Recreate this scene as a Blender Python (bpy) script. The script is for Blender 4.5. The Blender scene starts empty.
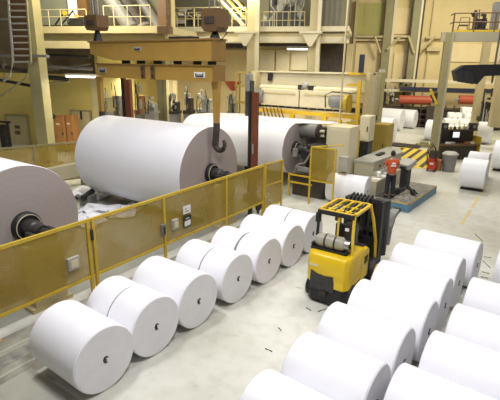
import bpy, bmesh, math, random
from mathutils import Vector, Matrix
random.seed(7)
PI = math.pi
SC = bpy.context.scene
COL = SC.collection

# ------------------------------------------------------------------ camera
FPX, YAW, PITCH, ROLL, CAMH = 444.3, -.589, .291, .017, 5.374
_cy, _sy, _cp, _sp = math.cos(YAW), math.sin(YAW), math.cos(PITCH), math.sin(PITCH)
FW = Vector((_sy*_cp, _cy*_cp, -_sp)); _r = Vector((_cy, -_sy, 0)); _u = _r.cross(FW)
RT = math.cos(ROLL)*_r + math.sin(ROLL)*_u
UP = -math.sin(ROLL)*_r + math.cos(ROLL)*_u
cd = bpy.data.cameras.new('camera'); cam = bpy.data.objects.new('camera', cd); COL.objects.link(cam)
m = Matrix((RT, UP, -FW)).transposed().to_4x4(); m.translation = Vector((0, 0, CAMH)); cam.matrix_world = m
cd.sensor_width = 36; cd.lens = FPX/500*36; cd.clip_end = 300
SC.camera = cam
# ------------------------------------------------------------------ world, lights, exposure
SC.view_settings.view_transform = 'Standard'; SC.view_settings.look = 'None'
SC.view_settings.gamma = 1; SC.view_settings.use_curve_mapping = False
SC.view_settings.exposure = 0.0
w = bpy.data.worlds.new('world'); SC.world = w; w.use_nodes = True
bg = w.node_tree.nodes['Background']; bg.inputs[0].default_value = (1.0, .965, .91, 1); bg.inputs[1].default_value = .13
def area(name, loc, tgt, size, power, col):
    l = bpy.data.lights.new(name, 'AREA'); l.shape = 'SQUARE'; l.size = size; l.energy = power; l.color = col
    o = bpy.data.objects.new(name, l); COL.objects.link(o); o.location = loc
    o.rotation_euler = (Vector(tgt)-Vector(loc)).to_track_quat('-Z', 'Y').to_euler()
    return o
area('high_bay_lamp', (-8, 5, 12), (-7, 5.5, 0), 1.4, 640, (1, .98, .97))
area('high_bay_lamp', (-.5, 3.5, 11), (-3.5, 6, 0), 1.8, 700, (1, .98, .97))
area('high_bay_lamp', (-3, 13, 12), (-3, 13, 0), 2.0, 520, (1, .98, .95))
area('high_bay_lamp', (-12, 10, 12), (-13, 11, 0), 2.0, 260, (1, .98, .95))
area('high_bay_lamp', (-19, 14, 11), (-23, 19, 2), 2, 800, (1, .92, .68))
area('high_bay_lamp', (-18, 26, 11), (-22, 31, 2), 2, 700, (1, .93, .70))
area('high_bay_lamp', (-11, 19, 11), (-11, 21.5, 1), 3, 620, (1, .95, .80))
area('high_bay_lamp', (-5, 26, 13), (-5, 28, 0), 3, 900, (1, .95, .84))
area('high_bay_lamp', (-6, 38, 14), (-8, 42, 2), 3, 1700, (1, .92, .70))
area('high_bay_lamp', (6, 36, 14), (2, 40, 2), 3, 1300, (1, .92, .70))

# ------------------------------------------------------------------ helpers
def ray(px, py): return FW + RT*((px-250)/FPX) - UP*((py-200)/FPX)
BA = math.radians(20)                                   # the building stands 20 degrees off the reel lines
BU = Vector((math.cos(BA), math.sin(BA), 0)); BV = Vector((-math.sin(BA), math.cos(BA), 0))
def P(px, py, x=None, y=None, z=None, v=None):
    """point of the place seen at a pixel, on a plane of known distance or height"""
    d = ray(px, py); o = Vector((0, 0, CAMH))
    if z is not None: t = (z-o.z)/d.z
    elif x is not None: t = x/d.x
    elif y is not None: t = y/d.y
    else: t = v/d.dot(BV)
    return o+d*t
def UZ(px, py, v):
    p = P(px, py, v=v); return p.dot(BU), p.z
def W(u, v, z=0): return BU*u+BV*v+Vector((0, 0, z))

class MB:
    def __init__(s): s.bm = bmesh.new(); s.smooth = False
    def _mx(s, vs, M):
        for q in vs: q.co = M @ q.co
    def box(s, c, d, rot=None, bev=0, seg=2):
        r = bmesh.ops.create_cube(s.bm, size=1); vs = r['verts']
        for q in vs: q.co = Vector((q.co.x*d[0], q.co.y*d[1], q.co.z*d[2]))
        if bev:
            es = list({e for q in vs for e in q.link_edges})
            rr = bmesh.ops.bevel(s.bm, geom=es, offset=bev, segments=seg, profile=.5, affect='EDGES')
            vs = list({q for f in rr['faces'] for q in f.verts} | {q for q in vs if q.is_valid})
        M = Matrix.Translation(Vector(c))
        if rot is not None: M = M @ rot.to_4x4()
        s._mx(vs, M); return s
    def cyl(s, a, b, r, r2=None, n=20, caps=True):
        a = Vector(a); b = Vector(b); d = b-a
        rr = bmesh.ops.create_cone(s.bm, cap_ends=caps, segments=n, radius1=r, radius2=r if r2 is None else r2, depth=d.length)
        M = Matrix.Translation((a+b)/2) @ d.to_track_quat('Z', 'Y').to_matrix().to_4x4()
        s._mx(rr['verts'], M); return s
    def sph(s, c, r, sc=(1, 1, 1), n=16):
        rr = bmesh.ops.create_uvsphere(s.bm, u_segments=n, v_segments=max(6, n//2), radius=r)
        for q in rr['verts']: q.co = Vector((q.co.x*sc[0], q.co.y*sc[1], q.co.z*sc[2]))+Vector(c)
        return s
    def tube(s, pts, r, n=8):
        pts = [Vector(p) for p in pts]; rings = []
        for i, p in enumerate(pts):
            t = (pts[min(i+1, len(pts)-1)]-pts[max(i-1, 0)]).normalized()
            ref = Vector((0, 0, 1)) if abs(t.z) < .9 else Vector((1, 0, 0))
            x = t.cross(ref).normalized(); y = t.cross(x)
            rr = r[i] if isinstance(r, (list, tuple)) else r
            rings.append([s.bm.verts.new(p+(x*math.cos(2*PI*k/n)+y*math.sin(2*PI*k/n))*rr) for k in range(n)])
        for A, Bq in zip(rings, rings[1:]):
            for k in range(n): s.bm.faces.new((A[k], A[(k+1) % n], Bq[(k+1) % n], Bq[k]))
        s.bm.faces.new(rings[0][::-1]); s.bm.faces.new(rings[-1]); return s
    def prism(s, pts, a, b, ax='y'):
        """polygon pts extruded from a to b along an axis (the polygon takes the other two axes in order)"""
        def mk(p, t): return {'x': (t, p[0], p[1]), 'y': (p[0], t, p[1]), 'z': (p[0], p[1], t)}[ax]
        A = [s.bm.verts.new(mk(p, a)) for p in pts]; Bq = [s.bm.verts.new(mk(p, b)) for p in pts]; n = len(pts)
        s.bm.faces.new(A[::-1]); s.bm.faces.new(Bq)
        for k in range(n): s.bm.faces.new((A[k], A[(k+1) % n], Bq[(k+1) % n], Bq[k]))
        return s
    def lathe(s, prof, n=64, ax='x', c=(0, 0, 0)):
        """profile of (radius, position) turned about an axis through c"""
        c = Vector(c); rings = []
        for r, t in prof:
            ring = []
            for k in range(n):
                co, si = math.cos(2*PI*k/n)*r, math.sin(2*PI*k/n)*r
                ring.append(s.bm.verts.new(c+Vector({'x': (t, co, si), 'y': (co, t, si), 'z': (co, si, t)}[ax])))
            rings.append(ring)
        for A, Bq in zip(rings, rings[1:]):
            for k in range(n): s.bm.faces.new((A[k], A[(k+1) % n], Bq[(k+1) % n], Bq[k]))
        s.bm.faces.new(rings[0]); s.bm.faces.new(rings[-1]); return s
    def done(s, name, mat, parent=None, loc=(0, 0, 0), rz=0, smooth=None, ang=35):
        bmesh.ops.recalc_face_normals(s.bm, faces=s.bm.faces[:])
        me = bpy.data.meshes.new(name); s.bm.to_mesh(me); s.bm.free()
        me.materials.append(mat)
        if smooth:
            for p in me.polygons: p.use_smooth = True
            me.set_sharp_from_angle(angle=math.radians(ang))
        o = bpy.data.objects.new(name, me); COL.objects.link(o)
        o.location = loc; o.rotation_euler = (0, 0, rz); o.parent = parent
        return o
def tag(o, label=None, cat=None, group=None, kind=None):
    if label: o['label'] = label
    if cat: o['category'] = cat
    if group: o['group'] = group
    if kind: o['kind'] = kind
    return o
def thing(name, label, cat, loc=(0, 0, 0), rz=0, group=None):
    o = bpy.data.objects.new(name, None); COL.objects.link(o); o.empty_display_size = .2
    o.location = loc; o.rotation_euler = (0, 0, rz)
    return tag(o, label, cat, group)
TRIM = [0]
def struct(name, mb, mat, loc=(0, 0, 0), rz=0, parent=None, **k):
    if name.startswith('trim_'): TRIM[0] += 1; name = 'trim_%d' % TRIM[0]
    o = mb.done(name, mat, parent, loc, rz, **k)
    if parent is None: o['kind'] = 'structure'
    return o
def kids(o): return [c for c in list(COL.objects) if c.parent is o]
def dup(root, loc, rz=None, label=None, group=None):
    r = root.copy(); COL.objects.link(r); r.location = loc
    if rz is not None: r.rotation_euler = (0, 0, rz)
    if label: r['label'] = label
    if group: r['group'] = group
    for ch in kids(root):
        c = ch.copy(); COL.objects.link(c); c.parent = r
        for g in kids(ch):
            d = g.copy(); COL.objects.link(d); d.parent = c
    return r

def mat(name, col, rough=.6, metal=0, noise=0, scale=3, col2=None, spec=.5, alpha=1, bump=0, emit=0, detail=4, stretch=None):
    m = bpy.data.materials.new(name); m.use_nodes = True
    nt = m.node_tree; b = nt.nodes['Principled BSDF']
    b.inputs['Base Color'].default_value = (*col, 1); b.inputs['Roughness'].default_value = rough
    b.inputs['Metallic'].default_value = metal; b.inputs['Specular IOR Level'].default_value = spec
    b.inputs['Alpha'].default_value = alpha
    if noise or col2 or bump:
        tc = nt.nodes.new('ShaderNodeTexCoord'); nz = nt.nodes.new('ShaderNodeTexNoise')
        nz.inputs['Scale'].default_value = scale; nz.inputs['Detail'].default_value = detail
        if stretch:
            mp = nt.nodes.new('ShaderNodeMapping'); mp.inputs['Scale'].default_value = stretch
            nt.links.new(tc.outputs['Object'], mp.inputs[0]); nt.links.new(mp.outputs[0], nz.inputs['Vector'])
        else: nt.links.new(tc.outputs['Object'], nz.inputs['Vector'])
        cr = nt.nodes.new('ShaderNodeValToRGB'); nt.links.new(nz.outputs['Fac'], cr.inputs[0])
        c2 = col2 or tuple(max(0, c*(1-noise)) for c in col)
        cr.color_ramp.elements[0].position = .35; cr.color_ramp.elements[0].color = (*c2, 1)
        cr.color_ramp.elements[1].position = .62; cr.color_ramp.elements[1].color = (*col, 1)
        nt.links.new(cr.outputs[0], b.inputs['Base Color'])
        if bump:
            bp = nt.nodes.new('ShaderNodeBump'); bp.inputs['Strength'].default_value = bump
            nt.links.new(nz.outputs['Fac'], bp.inputs['Height']); nt.links.new(bp.outputs[0], b.inputs['Normal'])
    if emit:
        b.inputs['Emission Color'].default_value = (*col, 1); b.inputs['Emission Strength'].default_value = emit
    return m

M = {}
M['paper'] = mat('white_paper', (.84, .84, .89), .45, noise=.015, scale=2, spec=.3)
M['paper_end'] = mat('paper_edges', (.76, .75, .78), .8, noise=.04, scale=5, spec=.1)
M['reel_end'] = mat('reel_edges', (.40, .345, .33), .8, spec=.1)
M['black'] = mat('black_rubber', (.015, .015, .017), .55, noise=.3, scale=8)
M['dark'] = mat('dark_painted_steel', (.035, .033, .032), .45, noise=.4, scale=5)
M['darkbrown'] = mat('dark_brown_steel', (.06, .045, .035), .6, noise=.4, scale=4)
M['grey'] = mat('grey_painted_steel', (.22, .215, .20), .5, noise=.15, scale=4)
M['lightgrey'] = mat('light_grey_enamel', (.42, .41, .36), .45, noise=.06, scale=3)
M['cream'] = mat('cream_painted_steel', (.58, .49, .27), .5, noise=.08, scale=2)
M['creamlight'] = mat('pale_cream_enamel', (.72, .65, .45), .4, noise=.05, scale=2)
M['beige'] = mat('beige_enamel', (.45, .41, .29), .45, noise=.05, scale=2)
M['creamwall'] = mat('cream_wall_cladding', (.80, .66, .38), .7, noise=.05, scale=1)
M['wall'] = mat('cream_wall_paint', (.74, .60, .31), .8, noise=.08, scale=.6)
M['wallyellow'] = mat('yellow_wall_paint', (.66, .54, .165), .8, noise=.06, scale=.6)
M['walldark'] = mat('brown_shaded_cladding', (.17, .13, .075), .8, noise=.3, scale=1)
M['panelgreen'] = mat('green_cladding', (.46, .43, .15), .7, noise=.08, scale=1)
M['panelgrey'] = mat('grey_cladding', (.22, .205, .14), .7, noise=.1, scale=1)
M['greencol'] = mat('olive_painted_steel', (.30, .275, .14), .55, noise=.12, scale=2)
M['colbeige'] = mat('beige_painted_column', (.34, .30, .15), .55, noise=.1, scale=1.5)
M['orangedark'] = mat('crane_dark_ochre_paint', (.27, .15, .04), .5, noise=.12, scale=2)
M['mustard'] = mat('mustard_paint', (.42, .31, .06), .5, noise=.1, scale=3)
M['orange'] = mat('crane_ochre_paint', (.43, .26, .055), .45, noise=.12, scale=1.3)
M['brown'] = mat('brown_painted_steel', (.15, .082, .032), .5, noise=.15, scale=3)
M['rust'] = mat('rust_red_paint', (.20, .055, .022), .55, noise=.15, scale=3)
M['yellow'] = mat('safety_yellow_paint', (.72, .46, .02), .45, noise=.08, scale=4)
M['fork'] = mat('truck_yellow_paint', (.82, .56, .012), .32, noise=.05, scale=3)
M['fence'] = mat('fence_yellow_paint', (.62, .43, .035), .5, noise=.1, scale=5)
M['red'] = mat('red_rubber_roller', (.42, .075, .03), .5, noise=.1, scale=2)
M['redpaint'] = mat('red_paint', (.5, .04, .02), .4)
M['blue'] = mat('blue_painted_edge', (.10, .22, .33), .5, noise=.1, scale=3)
M['navy'] = mat('dark_blue_steel', (.02, .025, .06), .4)
M['boxes'] = mat('tan_brown_cabinet_paint', (.36, .165, .05), .6, noise=.08, scale=3)
M['white'] = mat('white_paint', (.8, .8, .78), .5)
M['chrome'] = mat('worn_steel', (.5, .5, .5), .3, metal=.8, noise=.2, scale=6)
M['tank'] = mat('grey_tank_paint', (.40, .38, .30), .35, noise=.12, scale=4)
M['stripey'] = mat('yellow_floor_paint', (.78, .58, .06), .6, noise=.08, scale=4)
M['line'] = mat('worn_yellow_line', (.62, .46, .10), .7, col2=(.62, .58, .42), scale=6)
M['lamp'] = mat('lamp_glow', (1, .96, .85), .5, emit=6)
M['screen'] = mat('lit_screen', (.9, .95, 1), .5, emit=.8)
M['glass'] = mat('dusty_glass_panel', (.25, .26, .19), .3, noise=.08, scale=1)
M['skin'] = mat('skin', (.45, .25, .17), .6)
M['hair'] = mat('dark_hair', (.015, .011, .01), .7)
M['shirt'] = mat('orange_red_cotton', (.60, .10, .03), .85, noise=.12, scale=14)
M['denim'] = mat('dark_navy_cloth', (.02, .022, .035), .9, noise=.2, scale=14)

def mesh_panel_mat():
    m = mat('yellow_mesh_panel', (.42, .29, .035), .6); nt = m.node_tree; b = nt.nodes['Principled BSDF']
    tc = nt.nodes.new('ShaderNodeTexCoord'); nz = nt.nodes.new('ShaderNodeTexNoise'); nz.inputs['Scale'].default_value = .9
    nt.links.new(tc.outputs['Object'], nz.inputs['Vector'])
    mr = nt.nodes.new('ShaderNodeMapRange'); mr.inputs[1].default_value = .35; mr.inputs[2].default_value = .65
    mr.inputs[3].default_value = .46; mr.inputs[4].default_value = .62
    nt.links.new(nz.outputs['Fac'], mr.inputs[0]); nt.links.new(mr.outputs[0], b.inputs['Alpha'])
    return m
M['mesh'] = mesh_panel_mat()

def ringed(m, cen, amt):
    """fine concentric winding rings on a reel's end"""
    nt = m.node_tree; b = nt.nodes['Principled BSDF']
    tc = nt.nodes.new('ShaderNodeTexCoord'); mp = nt.nodes.new('ShaderNodeMapping'); mp.inputs['Scale'].default_value = (0, 1, 1)
    wv = nt.nodes.new('ShaderNodeTexWave'); wv.wave_type = 'RINGS'; wv.rings_direction = 'X'
    wv.inputs['Scale'].default_value = 2.2; wv.inputs['Distortion'].default_value = 1.2; wv.inputs['Detail'].default_value = 3
    cr = nt.nodes.new('ShaderNodeValToRGB')
    c = b.inputs['Base Color'].default_value[:]
    cr.color_ramp.elements[0].color = (c[0]*(1-amt), c[1]*(1-amt), c[2]*(1-amt), 1); cr.color_ramp.elements[1].color = c
    nt.links.new(tc.outputs['Object'], mp.inputs[0]); nt.links.new(mp.outputs[0], wv.inputs[0])
    nt.links.new(wv.outputs['Fac'], cr.inputs[0]); nt.links.new(cr.outputs[0], b.inputs['Base Color'])
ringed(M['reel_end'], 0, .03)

def floor_mat():
    m = mat('sealed_concrete', (.60, .60, .53), .38, spec=.35); nt = m.node_tree; b = nt.nodes['Principled BSDF']; L = nt.links
    tc = nt.nodes.new('ShaderNodeTexCoord')
    n1 = nt.nodes.new('ShaderNodeTexNoise'); n1.inputs['Scale'].default_value = .35; n1.inputs['Detail'].default_value = 6
    n2 = nt.nodes.new('ShaderNodeTexNoise'); n2.inputs['Scale'].default_value = 3.3; n2.inputs['Detail'].default_value = 8
    mp = nt.nodes.new('ShaderNodeMapping'); mp.inputs['Rotation'].default_value = (0, 0, .4); mp.inputs['Scale'].default_value = (1, 2.6, 1)
    n3 = nt.nodes.new('ShaderNodeTexNoise'); n3.inputs['Scale'].default_value = 1.6; n3.inputs['Detail'].default_value = 5
    L.new(tc.outputs['Object'], n1.inputs['Vector']); L.new(tc.outputs['Object'], n2.inputs['Vector'])
    L.new(tc.outputs['Object'], mp.inputs[0]); L.new(mp.outputs[0], n3.inputs['Vector'])
    c1 = nt.nodes.new('ShaderNodeValToRGB'); c1.color_ramp.elements[0].position = .35; c1.color_ramp.elements[1].position = .6
    c1.color_ramp.elements[0].color = (.50, .49, .42, 1); c1.color_ramp.elements[1].color = (.655, .655, .60, 1)
    c2 = nt.nodes.new('ShaderNodeValToRGB'); c2.color_ramp.elements[0].position = .3; c2.color_ramp.elements[1].position = .55
    c2.color_ramp.elements[0].color = (.78, .77, .72, 1); c2.color_ramp.elements[1].color = (1, 1, 1, 1)
    c3 = nt.nodes.new('ShaderNodeValToRGB'); c3.color_ramp.elements[0].position = .27; c3.color_ramp.elements[1].position = .33
    c3.color_ramp.elements[0].color = (.45, .43, .38, 1); c3.color_ramp.elements[1].color = (1, 1, 1, 1)
    L.new(n1.outputs['Fac'], c1.inputs[0]); L.new(n2.outputs['Fac'], c2.inputs[0]); L.new(n3.outputs['Fac'], c3.inputs[0])
    for a, k in ((c1, c2),):
        mx = nt.nodes.new('ShaderNodeMix'); mx.data_type = 'RGBA'; mx.blend_type = 'MULTIPLY'; mx.inputs[0].default_value = .55
        L.new(a.outputs[0], mx.inputs[6]); L.new(k.outputs[0], mx.inputs[7])
    my = nt.nodes.new('ShaderNodeMix'); my.data_type = 'RGBA'; my.blend_type = 'MULTIPLY'; my.inputs[0].default_value = .5
    L.new(mx.outputs[2], my.inputs[6]); L.new(c3.outputs[0], my.inputs[7]); L.new(my.outputs[2], b.inputs['Base Color'])
    return m
M['floor'] = floor_mat()
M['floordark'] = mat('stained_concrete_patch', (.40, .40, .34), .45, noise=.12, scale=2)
M['dirt'] = mat('dirty_concrete_strip', (.34, .33, .27), .6, col2=(.20, .19, .15), scale=2.2, detail=8)
M['rail'] = mat('floor_rail_steel', (.28, .27, .24), .5, noise=.4, scale=5)

# ================================================================== SETTING
struct('floor', MB().box((-10, 30, -.1), (90, 90, .2)), M['floor'])
VW = 50.0
# far wall (right and middle), seen from px 345 on
u0, _ = UZ(300, 60, VW); u1 = u0+60
fw = MB().box(((u0+u1)/2, VW+.2, 8), (u1-u0, .4, 16))
struct('wall_back', fw, M['wall'], rz=BA)

def bbox_px(px0, py0, px1, py1, v, dv, mb=None, bev=0):
    """box whose front covers the pixel rectangle at building depth v"""
    a, z0 = UZ(px0, (py0+py1)/2, v); b, _ = UZ(px1, (py0+py1)/2, v)
    _, zt = UZ((px0+px1)/2, py0, v); _, zb = UZ((px0+px1)/2, py1, v)
    (mb or MB()).box(((a+b)/2, v+dv/2, (zt+zb)/2), (abs(b-a), dv, zt-zb), bev=bev)
    return a, b, zb, zt
def upright(px0, px1, py_mid, v, dv, z0, z1, mb):
    a, _ = UZ(px0, py_mid, v); b, _ = UZ(px1, py_mid, v)
    mb.box(((a+b)/2, v+dv/2, (z0+z1)/2), (b-a, dv, z1-z0)); return a, b

# cladding bays on the far wall
def wall_panel(n, px0, px1, y0, y1, mt, v=VW-.15):
    mb = MB(); a, b, z0, z1 = bbox_px(px0, y0, px1, y1, v, .12, mb)
    k = int((b-a)/.9)
    for i in range(1, k): mb.box((a+(b-a)*i/k, v-.01, (z0+z1)/2), (.05, .04, z1-z0))
    struct('trim_%d' % n, mb, mt, rz=BA)
wall_panel(1, 355, 383, 3, 35, M['panelgreen'])
wall_panel(2, 355, 383, 42, 76, M['creamwall'])
wall_panel(3, 393, 410, 8, 34, M['creamwall'])
wall_panel(4, 393, 410, 53, 82, M['creamwall'])
wall_panel(5, 446, 500, 44, 62, M['creamwall'])
mb = MB()
upright(383, 391, 40, VW-1.0, .9, 0, 16, mb); struct('trim_6', mb, M['greencol'], rz=BA)
mb = MB(); upright(391, 393.5, 40, VW-1.05, .95, 0, 16, mb); struct('trim_7', mb, M['creamlight'], rz=BA)
mb = MB(); upright(410, 417.5, 40, VW-1.0, .9, 0, 16, mb); struct('trim_8', mb, M['greencol'], rz=BA)
mb = MB(); upright(417.5, 419.5, 40, VW-1.05, .95, 0, 16, mb); struct('trim_9', mb, M['creamlight'], rz=BA)
mb = MB(); upright(409, 410.3, 40, VW-1.1, .4, 0, 16, mb); upright(420, 421.3, 40, VW-1.1, .4, 0, 16, mb)
struct('trim_10', mb, M['darkbrown'], rz=BA)
mb = MB()
for a, b in ((355, 384), (392, 418)):
    bbox_px(a, 35.5, b, 37.5, VW-.9, .8, mb); bbox_px(a, 38.5, b, 41, VW-.6, .5, mb)
bbox_px(426, 36.5, 442, 38.5, VW-.6, .5, mb); bbox_px(427, 47.5, 441, 51, VW-.6, .5, mb); bbox_px(428, 0, 429.3, 100, VW-.3, .2, mb)
bbox_px(353.5, 0, 356, 75, VW-.8, .7, mb)
struct('trim_11', mb, M['cream'], rz=BA)
# runway bracket arms
mb = MB()
for px in (384, 418):
    a, z = UZ(px, 37, VW-1.2)
    mb.tube([(a-.9, VW-1.2, z+.1), (a-.2, VW-1.2, z-1.5)], .12, 6); mb.tube([(a+1.6, VW-1.2, z+.1), (a+.4, VW-1.2, z-1.2)], .12, 6)
struct('trim_12', mb, M['cream'], rz=BA)

# ---------- central mezzanine block (px 165..348), front at v=31
VC = 31.0
mb = MB(); bbox_px(150, 43.5, 352, 80, VC+6, .3, mb); bbox_px(100, 78, 352, 130, VC+6.05, .3, mb); struct('wall_middle', mb, M['creamwall'], rz=BA)
mb = MB(); bbox_px(95, -40, 352, 34, VC+6.4, .3, mb); struct('wall_upper', mb, M['panelgrey'], rz=BA)
mb = MB(); bbox_px(165, 26.5, 349, 31.5, VC, 5.5, mb); struct('trim_13', mb, M['creamlight'], rz=BA)       # deck edge
mb = MB(); bbox_px(168, 31.5, 349, 36.5, VC+.35, .4, mb); struct('trim_14', mb, M['cream'], rz=BA)
mb = MB(); bbox_px(168, 36.5, 349, 42.5, VC+.05, .6, mb); struct('trim_15', mb, M['creamlight'], rz=BA)
mb = MB()
for a, b in ((166, 172), (247, 257), (309, 317)):
    mb = MB(); upright(a, b, 40, VC-.5, .7, 0, 14, mb); struct('trim_16', mb, M['cream'], rz=BA)
mb = MB()
for a, b in ((254.5, 258.7), (316.5, 320)):
    mb = MB(); upright(a, b, 40, VC-.65, .18, 0, 14, mb); struct('trim_17', mb, M['creamlight'], rz=BA)  # paler strips paint the brighter right side of the shaded columns
mb = MB()                                                     # corbels carrying the crane runway
for px in (246, 311):
    a, z = UZ(px, 34, VC-.8); mb = MB()
    mb.prism([(a-.55, z), (a+.55, z), (a+.1, z-.75), (a-.1, z-.75)], VC-1.1, VC-.6, 'y'); mb.box((a, VC-.9, z+.08), (1.4, .6, .14))
    struct('trim_18', mb, M['creamlight'], rz=BA)
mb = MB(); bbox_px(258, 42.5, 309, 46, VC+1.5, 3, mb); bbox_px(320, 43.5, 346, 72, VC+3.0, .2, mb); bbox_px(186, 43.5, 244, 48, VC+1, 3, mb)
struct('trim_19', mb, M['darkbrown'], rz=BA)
mb = MB()
for a, b, c, d in ((320, 322, 51, 72), (260, 275, 50, 72), (276, 290, 50, 72), (291, 308, 50, 70)):
    mb = MB(); bbox_px(a, c, b-.6, d, VC+5.5, .15, mb); struct('trim_20', mb, M['creamlight'], rz=BA)
mb = MB(); bbox_px(320, -10, 345, 33, VC+.2, .3, mb)
for i in range(1, 5):
    a, _ = UZ(320+5*i, 15, VC+.2); mb.box((a, VC+.17, 9.5), (.04, .06, 3))
struct('trim_21', mb, M['panelgrey'], rz=BA)
mb = MB(); bbox_px(345, -10, 349, 34, VC+.4, .3, mb); bbox_px(344.5, 34, 352, 36, VC-.3, .3, mb); struct('trim_22', mb, M['colbeige'], rz=BA)
def ceiling_light(px0, px1, py, v, label):
    a, z = UZ(px0, py, v); b, _ = UZ(px1, py, v); t = thing('ceiling_light', label, 'light', W((a+b)/2, v, z), BA)
    MB().box((0, 0, .09), (b-a, .4, .1)).done('housing', M['lightgrey'], t); MB().box((0, 0, 0), (b-a-.1, .32, .09)).done('diffuser', M['lamp'], t)
    if b-a > .8:
        l = bpy.data.lights.new('tube_lamp', 'AREA'); l.shape = 'RECTANGLE'; l.size = b-a-.1; l.size_y = .3; l.energy = 150; l.color = (1, .93, .72)  # area light added below the wide tubes to brighten the bays
        o = bpy.data.objects.new('tube_lamp', l); COL.objects.link(o); o.parent = t; o.location = (0, 0, -.06)
ceiling_light(67, 95, 76.3, 22, 'bright tube light under the left mezzanine beside the ochre beams')
ceiling_light(287, 308, 49, VC+3, 'tube light under the middle mezzanine above the pale panels')
ceiling_light(120, 140, 77, 29, 'added tube light between the hook arms behind the ochre beams')  # added behind the beam to brighten the bay beyond it
ceiling_light(180, 200, 76, 29.5, 'added tube light in the middle bay under the lower ochre beam')  # second added tube, brightens the wall beyond the hook
ceiling_light(38.5, 41, 36, 21.8, 'small square lamp on the beige column under the left deck')

def railing(pxs, y_top, y_mid, y_bot, v, label, mt='cream', r=.035, extra=()):
    r *= .7
    a, z = UZ(pxs[0], (y_top+y_bot)/2, v); t = thing('railing', label, 'railing', W(a, v, 0), BA)
    mb = MB()
    for yy, rr in ((y_top, r*1.25), (y_mid, r), *[(e, r) for e in extra]):
        p = [UZ(pxs[0], yy, v), UZ(pxs[-1], yy, v)]
        mb.cyl((p[0][0]-a, 0, p[0][1]), (p[1][0]-a, 0, p[0][1]), rr, n=8)
    mb.done('rail', M[mt], t)
    for px in pxs:
        uu, zt = UZ(px, y_top, v); _, zb = UZ(px, y_bot, v)
        MB().cyl((uu-a, 0, zb-.12), (uu-a, 0, zt), r*1.2, n=8).done('post', M[mt], t)
    return t
railing((174, 185, 194, 203, 212, 222), 8, 19, 26, VC+.3, 'cream railing on the mezzanine behind the right crane block', extra=(13,))
railing((232, 241, 246), 8, 19, 26, VC+.3, 'short cream railing at the foot of the mezzanine stair', extra=(13,))
railing((260, 264, 277, 288.5, 305), 12, 20.5, 27, VC+.3, 'cream railing on the mezzanine above the white winder')
# dark machinery on the mezzanine
def clutter(name, label, cat, px0, px1, py0, py1, v, seed, cols, n=10, group=None, box=True):
    rnd = random.Random(seed); a, zt = UZ(px0, py0, v); b, _ = UZ(px1, py0, v); _, zb = UZ((px0+px1)/2, py1, v); c = (a+b)/2
    t = thing(name, label, cat, W(c, v, zb), BA, group); w_ = b-a; h = zt-zb
    MB().box((w_*.08, .5, h*.27), (w_*.6, .6, h*.54), bev=.04).box((0, .45, h*.06), (w_*.95, .95, h*.12)).cyl((-w_*.25, .5, h*.1), (-w_*.25, .5, h*.92), w_*.09, n=12).done('body', M[cols[0]], t)
    for i in range(n):
        x = rnd.uniform(-w_*.42, w_*.42); z = rnd.uniform(h*.2, h*.9); mb = MB()
        if i % 2: mb.cyl((x, -.02, z), (x+rnd.uniform(-.1, .1)*w_, .3, z), min(w_, h)*rnd.uniform(.05, .1), n=12)
        else: mb.box((x, .1, z), (w_*rnd.uniform(.06, .18), .2, h*rnd.uniform(.08, .3)))
        mb.done('fitting', M[cols[1]], t)
    for i in range(max(3, n//2)):
        x = rnd.uniform(-w_*.45, w_*.45); x2 = x+rnd.uniform(-.3, .3)*w_*.5; z = rnd.uniform(h*.3, h)
        MB().tube([(x, -.05, 0), (x, -.05, z*.6), (x2, -.05, z*.8), (x2, -.05, z)], .03, 6).done('pipework', M[cols[2]], t)
    return t
clutter('process_unit', 'dark grey machine with pipes behind the railing left of the stair', 'machine', 173, 222, 6, 26, VC+2.2, 1, ('dark', 'lightgrey', 'cream'), 14)
clutter('process_unit', 'dark ducted machine behind the railing above the white winder', 'machine', 261, 306, -14, 27, VC+2.4, 2, ('dark', 'grey', 'lightgrey'), 16)
clutter('dark_tank', 'black vessel beside the mezzanine stair', 'tank', 232, 243, -6, 12, VC+2.5, 3, ('black', 'dark', 'dark'), 4)
# stair to the roof on the mezzanine
a, zb = UZ(244, 26, VC+1.2); b, zt = UZ(212, -8, VC+1.2); t = thing('steel_stair', 'cream steel stair rising left behind the right crane block', 'stair', W(a, VC+1.2, zb), BA)
L = b-a; H = zt-zb
for dy in (0, 1.0): MB().tube([(0, dy, 0), (L, dy, H)], .14, 6).done('stringer', M['cream'], t)
mb = MB()
for i in range(14): mb.box((L*i/14, .5, H*i/14+.1), (.3, .95, .05))
mb.done('tread', M['grey'], t)
for dy in (0, 1.0): MB().tube([(0, dy, 1.0), (L, dy, H+1.0)], .05, 6).tube([(0, dy, .5), (L, dy, H+.5)], .035, 6).done('handrail', M['yellow'] if dy else M['cream'], t)
t = None
# sloped ducts on mezzanine px 100..160
a, zb = UZ(128, 26, 24.5); _, zt = UZ(128, 0, 24.5)
for k, (p0, p1, rr, mt_, lb) in enumerate(((102, 130, .38, 'grey', 'broad grey sloping duct behind the ochre beams, leftmost of three'), (116, 143, .42, 'darkbrown', 'dark sloping duct between two grey ones above the ochre beams'), (133, 158, .3, 'grey', 'narrow grey sloping duct near the brown column'))):
    vd = 23.6+.95*k; a0, z0_ = UZ(p0, -12, vd); a1, z1_ = UZ(p1, 27, vd)
    q = thing('sloping_duct', lb, 'duct', W(a1, vd, z1_), BA)
    MB().cyl((0, 0, 0), (a0-a1, 0, z0_-z1_), rr, n=16).done('pipe', M[mt_], q)
    MB().cyl((0, 0, -.05), ((a0-a1)*.04, 0, (z0_-z1_)*.04), rr*1.2, n=16).done('collar', M['grey'], q)

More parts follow.
